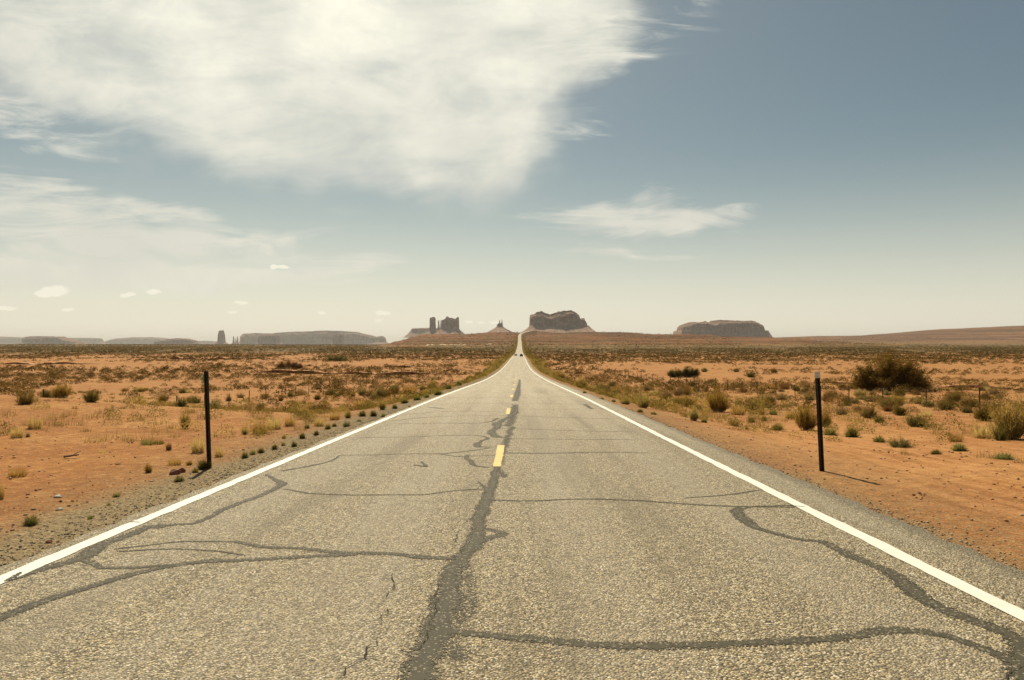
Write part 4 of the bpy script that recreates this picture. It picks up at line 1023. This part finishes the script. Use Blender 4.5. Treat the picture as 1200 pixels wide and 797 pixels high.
# scrub beyond: thousands, one object
def scrub(name, bands, label, seed, mat=M_SCRUB):
    r = np.random.default_rng(seed); VV = []; TT = []
    for (y0, y1, n, s0, s1, nf, lf, hf, dens, half) in bands:
        y = np.sqrt(r.uniform(y0 ** 2, y1 ** 2, n)); x = r.uniform(-half, half, n) * y
        nz = fbm(x / (14 + y * .05), y / (24 + y * .12), seed, 3); keep = nz + r.uniform(-.28, .28, n) > dens
        u = np.abs(x - road_x(y)); keep &= u > 6.8
        # orange flats without much growth
        bare = np.exp(-((y - 250) / 70) ** 2) * sst(x, 12, 40) + .9 * np.exp(-((y - 150) / 22) ** 2) * sst(x, 20, 40) + .7 * np.exp(-((y - 330) / 60) ** 2) * sst(-x, 10, 40)
        keep &= r.uniform(size=n) > bare
        x = x[keep]; y = y[keep]; m = len(x); s = r.uniform(s0, s1, m) * r.uniform(.7, 1.25, m); z = ground_rel(x, y)[0] + EYE
        h = s * r.uniform(.65, 1.15, m) * hf
        # leaf facets inside a half ellipsoid
        d = r.normal(size=(m, nf, 3)); d /= np.linalg.norm(d, axis=2)[..., None]; d[..., 2] = np.abs(d[..., 2]); rad = r.uniform(.35, 1, (m, nf, 1)) ** .5
        c = d * rad * np.stack([s / 2, s / 2, h], 1)[:, None, :]
        q = r.normal(size=(m, nf, 3, 3)); q /= np.linalg.norm(q, axis=3)[..., None]
        V = c[:, :, None, :] + q * (s * lf)[:, None, None, None] * np.array([1, 1, .8])
        V[..., 2] = np.maximum(V[..., 2], -.05)
        V += np.stack([x, y, z], 1)[:, None, None, :]
        t = np.clip(r.beta(1.5, 2.0, m)[:, None] + r.normal(0, .09, (m, nf)) + .12 + .20 * sst(y, 800, 1500)[:, None] + .16 * sst(y, 220, 90)[:, None], 0, 1)
        VV.append(V.reshape(-1, 3)); TT.append(np.repeat(t.ravel(), 3))
    V = np.concatenate(VV); T = np.concatenate(TT); F = np.arange(len(V)).reshape(-1, 3)
    tag(obj(name, mesh_np(name, V, F, [mat], False, {'tint': T})), label, 'scrub', None, 'stuff')
scrub('desert_scrub', [
    # y0, y1, count, size0, size1, facets, facet size, height factor, density threshold, half width
    (33, 75, 900, .3, 1.2, 220, .055, .52, -.06, .85), (75, 180, 3600, .6, 2.1, 150, .065, .48, -.08, .85), (180, 420, 10500, .9, 2.8, 60, .095, .44, -.08, .9),
    (420, 900, 28000, 1.2, 3.2, 22, .16, .40, -.18, .9), (900, 2300, 75000, 1.8, 4.4, 7, .30, .36, -.25, .95), (2300, 5200, 40000, 3.0, 8.0, 5, .4, .28, -.15, .95)],
    'low olive and brown scrub covering the plain out to the horizon', 61)
def verge(name, label, seed):
    r = np.random.default_rng(seed); VV = []; TT = []
    for (y0, y1, n, s0, s1, nf, lf, w0, w1) in ((17, 50, 230, .25, .75, 240, .045, 6.0, 15), (30, 95, 260, .4, 1.3, 220, .05, 6.5, 19), (38, 100, 300, .25, .8, 120, .07, 5.0, 9), (100, 260, 1500, .4, 1.1, 30, .12, 5.2, 10), (260, 900, 3800, .7, 1.7, 12, .2, 5.4, 13), (900, 2100, 2500, 1.0, 2.4, 7, .3, 6, 16)):
        y = r.uniform(y0, y1, n); sd = np.where(r.uniform(size=n) < .5, -1, 1); u = sd * (w0 + (w1 - w0) * r.uniform(size=n) ** 1.4) + (sd > 0) * .6
        x = u + road_x(y); m = n; s = r.uniform(s0, s1, m); z = ground_rel(x, y)[0] + EYE; h = s * r.uniform(.5, 1.0, m) * .7
        d = r.normal(size=(m, nf, 3)); d /= np.linalg.norm(d, axis=2)[..., None]; d[..., 2] = np.abs(d[..., 2]); rad = r.uniform(.35, 1, (m, nf, 1)) ** .5
        c = d * rad * np.stack([s / 2, s / 2, h], 1)[:, None, :]
        q = r.normal(size=(m, nf, 3, 3)); q /= np.linalg.norm(q, axis=3)[..., None]
        V = c[:, :, None, :] + q * (s * lf)[:, None, None, None]; V[..., 2] = np.maximum(V[..., 2], -.05); V += np.stack([x, y, z], 1)[:, None, None, :]
        ok = ~((x < 0) & (y < 36) & (y < 17 + 0 * y)); V = V[ok]; m = len(V)
        t = np.clip(r.uniform(0, 1, m)[:, None] + r.normal(0, .1, (m, nf)), 0, 1)
        VV.append(V.reshape(-1, 3)); TT.append(np.repeat(t.ravel(), 3))
    V = np.concatenate(VV); T = np.concatenate(TT)
    M = mat_leaf('verge_leaves', [(0.12, 0.11, 0.030), (0.21, 0.19, 0.055), (0.33, 0.26, 0.085), (0.48, 0.36, 0.14)], .4, use_obj=False)
    tag(obj(name, mesh_np(name, V, np.arange(len(V)).reshape(-1, 3), [M], False, {'tint': T})), label, 'verge growth', None, 'stuff')
verge('verge_growth', 'green and yellow growth crowding both verges further down the road', 71)

def straw(name, label, seed):
    r = np.random.default_rng(seed); n = 5200
    y = np.sqrt(r.uniform(9 ** 2, 95 ** 2, n)); x = r.uniform(-.82, .82, n) * y
    u = x - road_x(y); au = np.abs(u)
    vergew = np.exp(-((au - 9 - .03 * y) / 4.5) ** 2) * sst(y, 10, 22) * np.where(u > 0, sst(y, 16, 30), 1)
    nz = fbm(x / 3.2, y / 4.5, seed, 3)
    keep = (au > np.where(u > 0, 6.4, 5.4)) & (nz + r.uniform(-.2, .2, n) + .55 * vergew > .26)
    x = x[keep]; y = y[keep]; m = len(x); z = ground_rel(x, y)[0] + EYE; s = r.uniform(.12, .42, m); nb = 46
    a = r.uniform(0, 6.283, (m, nb)); til = r.uniform(0, 1, (m, nb)); L = r.uniform(.5, 1.1, (m, nb)) * s[:, None]
    rr = s[:, None] * .8 * np.sqrt(r.uniform(0, 1, (m, nb))); b0 = r.uniform(0, 6.283, (m, nb))
    bx = x[:, None] + rr * np.cos(b0); by = y[:, None] + rr * np.sin(b0); bz = np.repeat(z[:, None], nb, 1)
    tx = bx + np.cos(a) * til * L * .8; ty = by + np.sin(a) * til * L * .8; tz = bz + L * (1 - .6 * til ** 2)
    w = .0030 + .00010 * y[:, None]; wa = r.uniform(0, 6.283, (m, nb))
    V = np.stack([np.stack([bx - np.cos(wa) * w, by - np.sin(wa) * w, bz - .01], -1), np.stack([bx + np.cos(wa) * w, by + np.sin(wa) * w, bz - .01], -1), np.stack([tx, ty, tz], -1)], 2).reshape(-1, 3)
    t = np.repeat(np.clip(r.uniform(0, 1, m)[:, None] + r.normal(0, .15, (m, nb)), 0, 1).ravel(), 3)
    M = mat_leaf('thin_dry_grass', [(0.16, 0.125, 0.045), (0.27, 0.20, 0.08), (0.38, 0.29, 0.125)], .4, use_obj=False)
    tag(obj(name, mesh_np(name, V, np.arange(len(V)).reshape(-1, 3), [M], False, {'tint': t})), label, 'dry grass', None, 'stuff')
straw('dry_grass', 'thin straw coloured grass scattered over the sand of both verges', 83)

# ------------------------------------------------------------------ loose stones
def stones(name, n, place, s0, s1, mats, label, seed):
    r = np.random.default_rng(seed); x, y = place(r, n); m = len(x)
    s = s0 + (s1 - s0) * r.uniform(size=m) ** 4
    base = np.array([(1, 0, 0), (-1, 0, 0), (0, 1, 0), (0, -1, 0), (0, 0, 1), (0, 0, -1), (.6, .6, .5), (-.6, .5, .6)], float)
    f = np.array([(0, 6, 4), (6, 2, 4), (2, 7, 4), (7, 1, 4), (1, 3, 4), (3, 0, 4), (0, 2, 6), (2, 1, 7), (2, 0, 5), (1, 2, 5), (3, 1, 5), (0, 3, 5)])
    V = base[None] * (1 + r.uniform(-.35, .35, (m, 8, 3))) * s[:, None, None] * np.stack([np.ones(m), r.uniform(.6, 1, m), r.uniform(.4, .8, m)], 1)[:, None]
    a = r.uniform(0, 6.28, m); cs, sn = np.cos(a), np.sin(a)
    X = V[..., 0] * cs[:, None] - V[..., 1] * sn[:, None] + x[:, None]; Y = V[..., 0] * sn[:, None] + V[..., 1] * cs[:, None] + y[:, None]
    Z = V[..., 2] + (ground_rel(x, y)[0] + EYE + s * .25)[:, None]
    F = (f[None] + (np.arange(m) * 8)[:, None, None]).reshape(-1, 3)
    t = np.repeat(r.uniform(0, 1, m), 8)
    tag(obj(name, mesh_np(name, np.stack([X.ravel(), Y.ravel(), Z.ravel()], 1), F, [mats], False, {'tint': t})), label, 'stones', None, 'stuff')
def tint_mat(name, cols):
    m, t, b, out = material(name); a = t.node('ShaderNodeAttribute', attribute_name='tint').outputs['Fac']
    r = t.n.new('ShaderNodeValToRGB'); t.l.new(a, r.inputs[0]); e = r.color_ramp.elements
    e[0].color = (*cols[0], 1); e[1].color = (*cols[-1], 1)
    for i, c in enumerate(cols[1:-1]): e.new((i + 1) / (len(cols) - 1)).color = (*c, 1)
    t.l.new(r.outputs[0], b.inputs['Base Color']); b.inputs['Roughness'].default_value = .9; return m
M_GRAV = tint_mat('crushed_stone', [(0.10, .075, .05), (.24, .19, .125), (.38, .30, .19), (.56, .47, .32)])
M_CLOD = tint_mat('sand_clods', [(0.26, .12, .045), (.38, .19, .075), (.47, .26, .11), (.42, .33, .22)])
def pl_gravel(r, n):
    y = 3.5 + (28 - 3.5) * r.uniform(size=n) ** 1.6; sd = np.where(r.uniform(size=n) < .58, -1, 1)
    s_lim = 1; u = sd * (np.where(sd < 0, 3.80, 4.33) + np.abs(r.normal(0, np.where(sd < 0, .6, .30), n))); return u + road_x(y), y
stones('gravel', 17000, pl_gravel, .004, .021, M_GRAV, 'crushed stone gravel strewn along both pavement edges', 5)
def pl_clod(r, n):
    y = 4 + (45 - 4) * r.uniform(size=n) ** 1.4; x = r.uniform(-.8, .8, n) * y
    k = np.abs(x - road_x(y)) > 5.0; return x[k], y[k]
stones('sand_clods', 14000, pl_clod, .004, .034, M_CLOD, 'small clods and pebbles lying on the orange sand', 6)

def rock(name, px, py, wp, hp, mat, label, cat, seed, flat=1.0):
    P = at(px, py); k = P.y / FPX; r = np.random.default_rng(seed)
    import bmesh
    bm = bmesh.new(); bmesh.ops.create_icosphere(bm, subdivisions=3, radius=1)
    for v in bm.verts:
        d = 1 + .5 * float(fbm(np.array([v.co.x * 1.3 + seed]), np.array([v.co.y * 1.3 + v.co.z * 2]), seed, 3)[0])
        v.co = Vector((v.co.x * d * wp * k / 2, v.co.y * d * wp * k / 2 * .7, v.co.z * d * hp * k * .75))
    me = bpy.data.meshes.new(name); bm.to_mesh(me); bm.free(); me.materials.append(mat)
    o = obj(name, me, None, P + Vector((0, 0, hp * k * .35)), .3); tag(o, label, cat)
rock('rock', 205, 556, 12, 6, M_REDROCK, 'red brown rock in the left verge between the olive shrub and the post', 'rock', 3)
rock('rock', 214, 553.5, 9, 5, M_REDROCK, 'smaller red rock touching the right side of the red brown one', 'rock', 8)
rock('stone', 68, 582.5, 9, 3, M_PALE, 'whitish flat stone on the sand at the left', 'stone', 5)
rock('stone', 71, 597.5, 8, 3, M_PALE, 'pale stone sunk in the sand below the whitish one', 'stone', 6)
rock('stone', 58, 636, 8, 3.5, M_REDROCK, 'dark stone in the left gravel', 'stone', 9)
st = MB(); a = at(75, 537); b_ = at(93, 536.5); st.tube(a + Vector((0, 0, .03)), b_ + Vector((0, 0, .06)), .022, .012, 7)
mid = (a + b_) / 2; st.tube(mid + Vector((0, 0, .04)), mid + Vector((.12, .1, .12)), .01, .004, 6)
tag(st.build('branch', M_STICK), 'weathered broken branch lying on the bare left sand', 'branch')

# ------------------------------------------------------------------ delineator posts
def channel_post(px, pytop, pybase, wp, label, lean, kind):
    P = at(px, pybase); k = P.y / FPX; h = (pybase - pytop) * k; w = wp * k / 2
    root = empty('roadside_post', P); root.rotation_euler = (0, lean, 0)
    m = MB(); tck = .004
    # flanged U channel, open side to the road traffic behind it
    prof = [(-w, 0), (-w * .62, 0), (-w * .40, .028), (w * .40, .028), (w * .62, 0), (w, 0), (w, tck), (w * .66, tck), (w * .44, .028 + tck), (-w * .44, .028 + tck), (-w * .66, tck), (-w, tck)]
    m.prism(prof, 'z', -.4, h)
    post = m.build('post', M_STEEL, root)
    hm = MB(); z = .06
    while z < h - .03:
        hm.tube((0, .0275, z), (0, .0262, z), .0045, None, 8); z += .0254 * 1.0
    hm.build('punched_holes', M_HOLE, post)
    if kind == 'right':
        m = MB(); m.box((-.004, -.006, h - .025), (w * 1.12, .0022, .052)); m.build('reflector', M_REFL, root, bevel=.002)
        m = MB(); m.tube((-.004, -.009, h - .005), (-.004, -.013, h - .005), .006); m.tube((-.004, -.009, h - .05), (-.004, -.013, h - .05), .006); m.build('bolts', M_BOLT, root)
    else:
        m = MB(); m.box((-w - .022, .012, h - .125), (.026, .012, .075)); c = m.build('reflector', M_GREFL, root, bevel=.004)
        m = MB(); m.tube((-w - .03, -.002, h - .085), (-w - .03, -.006, h - .085), .018, None, 16); m.tube((-w - .03, -.002, h - .165), (-w - .03, -.006, h - .165), .016, None, 16); m.build('lens', M_YREFL, c)
    tag(root, label, 'post')
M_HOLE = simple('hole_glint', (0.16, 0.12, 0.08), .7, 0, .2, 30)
channel_post(245.5, 435, 548, 5.5, 'dark steel post at the left verge with a small green reflector near its top', -.035, 'left')
channel_post(963, 437.5, 552, 6.0, 'dark perforated steel post at the right verge with a white reflective top', -.045, 'right')

def far_post(px, py, hp, label):
    P = at(px, py); k = P.y / FPX
    root = empty('roadside_marker', P); m = MB(); m.box((0, 0, hp * k / 2), (.05, .03, hp * k / 2)); m.build('post', M_STEEL, root)
    m = MB(); m.box((0, -.035, hp * k * .82), (.14, .004, hp * k * .18)); m.build('plate', M_PLATE, root, bevel=.003); tag(root, label, 'marker post')
M_PLATE = simple('dark_marker_plate', (0.055, .03, .025), .6, 0, .2, 8)
far_post(586, 427.5, 4.6, 'dark marker post at the left verge far down the road'); far_post(627.5, 427.5, 4.8, 'dark marker post at the right verge far down the road')
far_post(582, 431, 3.6, 'shorter dark marker post at the left verge, nearer than the tall one')

# ------------------------------------------------------------------ fences
def fence(side, label):
    root = empty('barbed_wire_fence', (side * 25, 60, gz(side * 25, 60))); tag(root, label, 'fence'); root_inv = Vector(root.location)
    ys = [28 + 4.95 * i for i in range(38)]; tops = []
    me = None
    for i, y in enumerate(ys):
        x = side * 25 + random.uniform(-.12, .12); z = gz(x, y); h = 1.25 + random.uniform(-.06, .06); ln = random.uniform(-.04, .04)
        if me is None:
            m = MB(); m.prism([(-.024, -.003), (.024, -.003), (.024, .003), (.003, .003), (.003, .03), (-.003, .03), (-.003, .003), (-.024, .003)], 'z', -.3, 1.25)
            o = m.build('fence_post', M_RUST, root); me = o.data
        else: o = obj('fence_post', me, root)
        o.location = Vector((x, y, z)) - root_inv; o.rotation_euler = (random.uniform(-.03, .03), ln, random.uniform(0, .4)); o.scale = (1.5, 1.5, h / 1.25)
        tops.append((x, y, z))
    for wz in (.30, .55, .80, 1.05):
        m = MB()
        for a, b in zip(tops[:-1], tops[1:]):
            pa = Vector(a) + Vector((0, -.01, wz)) - root_inv; pb = Vector(b) + Vector((0, -.01, wz)) - root_inv; q = (pa + pb) / 2 - Vector((0, 0, .025))
            m.tube(pa, q, .0032, None, 4); m.tube(q, pb, .0032, None, 4)
        m.build('wire', M_WIRE, root)
fence(-1, 'barbed wire fence on thin rusty posts running along the left side'); fence(1, 'barbed wire fence on thin rusty posts running along the right side')

# ------------------------------------------------------------------ two cars far down the road
M_GLASS = simple('dark_car_glass', (0.012, .013, .015), .12, 0, .1, 3); M_TYRE = simple('tyre_rubber', (.02, .02, .02), .85, 0, .2, 10)
M_RIM = simple('wheel_rim', (.35, .35, .36), .35, .8, .1, 5); M_LAMP = simple('headlight_glass', (.75, .75, .72), .15, 0, .05, 5); M_TAIL = simple('tail_light_red', (.28, .015, .012), .25, 0, .1, 5)
M_CARA = simple('black_car_paint', (.016, .015, .015), .35, .1, .1, 2); M_CARB = simple('dark_green_car_paint', (.030, .040, .034), .3, .3, .1, 2); M_TRIM = simple('black_plastic_trim', (.02, .02, .02), .7, 0, .1, 4)
def car(y, du, facing, suv, paint, label):
    x = float(road_x(y)) + du; root = empty('car', (x, y, float(road_z(y)) + EYE), math.atan2(-(float(road_x(y + 20)) - float(road_x(y))), 20) + (math.pi if facing < 0 else 0))
    # front is +Y; slope of the road
    slope = (float(road_z(y + 10)) - float(road_z(y - 10))) / 20; root.rotation_euler.x = math.atan(slope) * (1 if facing > 0 else -1)
    L = 2.3; H = 1.78 if suv else 1.45; w = .93
    low = [(-L, .42), (-L, .78), (-L + .08, .98 if suv else .92), (L - .95, .98 if suv else .9), (L - .12, .80), (L, .66), (L, .38), (L - .1, .30), (-L + .1, .30)]
    m = MB(); m.prism(low, 'x', -w, w); body = m.build('body', paint, root, bevel=.05)
    cab = [(-L + .12, .97), (-L + .28, H - .08), (-L + .5, H), (.35, H), (.55, H - .05), (1.25, .95)] if suv else [(-L + .55, .9), (-L + 1.15, H - .05), (-L + 1.4, H), (.2, H), (.45, H - .04), (1.25, .9)]
    m = MB(); n = len(cab); v = []
    for sx in (-1, 1):
        for (a, b) in cab: v.append((sx * (w - .06 - .17 * (b - .95) / (H - .95)), a, b))
    m.add(v, [(i, (i + 1) % n, n + (i + 1) % n, n + i) for i in range(n)] + [tuple(range(n - 1, -1, -1)), tuple(range(n, 2 * n))]); m.build('cabin', paint, root, bevel=.04)
    def face(i, j, inset, nm, push):
        a0 = Vector((0, *cab[i])); b0 = Vector((0, *cab[j])); p = a0.lerp(b0, .1); q = a0.lerp(b0, .9); nrm = Vector((0, -(b0 - a0).z, (b0 - a0).y)).normalized() * push
        wp_ = w - .16; wq = w - .28; m = MB(); vv = [(-wp_, p.y, p.z), (wp_, p.y, p.z), (wq, q.y, q.z), (-wq, q.y, q.z)]
        vv = [Vector(t_) + nrm for t_ in vv] + [Vector(t_) - nrm * .5 for t_ in vv]
        m.add(vv, [(0, 1, 2, 3), (7, 6, 5, 4), (0, 4, 5, 1), (1, 5, 6, 2), (2, 6, 7, 3), (3, 7, 4, 0)]); m.build(nm, M_GLASS, root)
    face(0, 1, .1, 'rear_window', .012); face(len(cab) - 1, len(cab) - 2, .1, 'windscreen', .012)
    for sx in (-1, 1):
        for (a, b) in (((-L + .75) if suv else -L + 1.1, -.75 if suv else -.5), (-.62 if suv else -.4, .75)):
            m = MB(); zt = H - .14; xb = w - .06 - .17 * .1; xt = w - .06 - .17 * (zt - .95) / (H - .95)
            vv = []
            for o_ in (.012, -.01): vv += [(sx * (xb + o_), a, 1.02), (sx * (xb + o_), b, 1.02), (sx * (xt + o_), b - .25, zt), (sx * (xt + o_), a + .12, zt)]
            m.add(vv, [(0, 1, 2, 3), (7, 6, 5, 4), (0, 4, 5, 1), (1, 5, 6, 2), (2, 6, 7, 3), (3, 7, 4, 0)]); m.build('side_window', M_GLASS, root)
        for yy in (-1.45, 1.4):
            m = MB(); m.tube((sx * (w - .2), yy, .34), (sx * (w + .015), yy, .34), .34, None, 24); wh = m.build('wheel', M_TYRE, root, bevel=.03)
            m = MB(); m.tube((sx * (w - .05), yy, .34), (sx * (w + .03), yy, .34), .20, .18, 16); m.build('rim', M_RIM, wh)
        m = MB(); m.box((sx * (w - .2), L - .02, .66), (.17, .05, .08)); m.build('headlight', M_LAMP, root, bevel=.02)
        m = MB(); m.box((sx * (w - .1), -L + .01, .9), (.08, .03, .14)); m.build('tail_light', M_TAIL, root, bevel=.01)
        m = MB(); m.box((sx * (w + .09), .85, 1.03), (.09, .05, .07)); m.build('mirror', paint, root, bevel=.02)
    for sy in (-1, 1):
        m = MB(); m.box((0, sy * (L + .01), .46), (w - .05, .07, .11)); m.build('bumper', M_TRIM, root, bevel=.03)
    m = MB(); m.box((0, -L - .09, .62 if suv else .6), (.16, .01, .07)); m.build('number_plate', M_REFL, root)
    tag(root, label, 'car')
car(452, 1.9, 1, True, M_CARA, 'black square-backed car driving away in the right lane near the dip')
car(492, -1.9, -1, False, M_CARB, 'dark green low car coming towards us in the left lane near the dip')

# ------------------------------------------------------------------ the dusty air
def haze():
    m = bpy.data.materials.new('dusty_air'); m.use_nodes = True; t = NT(m.node_tree); t.n.clear()
    out = t.n.new('ShaderNodeOutputMaterial'); v = t.n.new('ShaderNodeVolumePrincipled')
    v.inputs['Color'].default_value = (0.86, 0.84, 0.80, 1); v.inputs['Density'].default_value = HAZE; v.inputs['Anisotropy'].default_value = .3
    t.l.new(v.outputs[0], out.inputs['Volume'])
    b = MB(); b.box((0, 29000, (430 - 300) / 2), (61500, 32000, 365)); o = b.build('haze', m); tag(o, 'thin dusty air over the whole plain', None, None, 'stuff')
HAZE = 2.5e-5
haze()
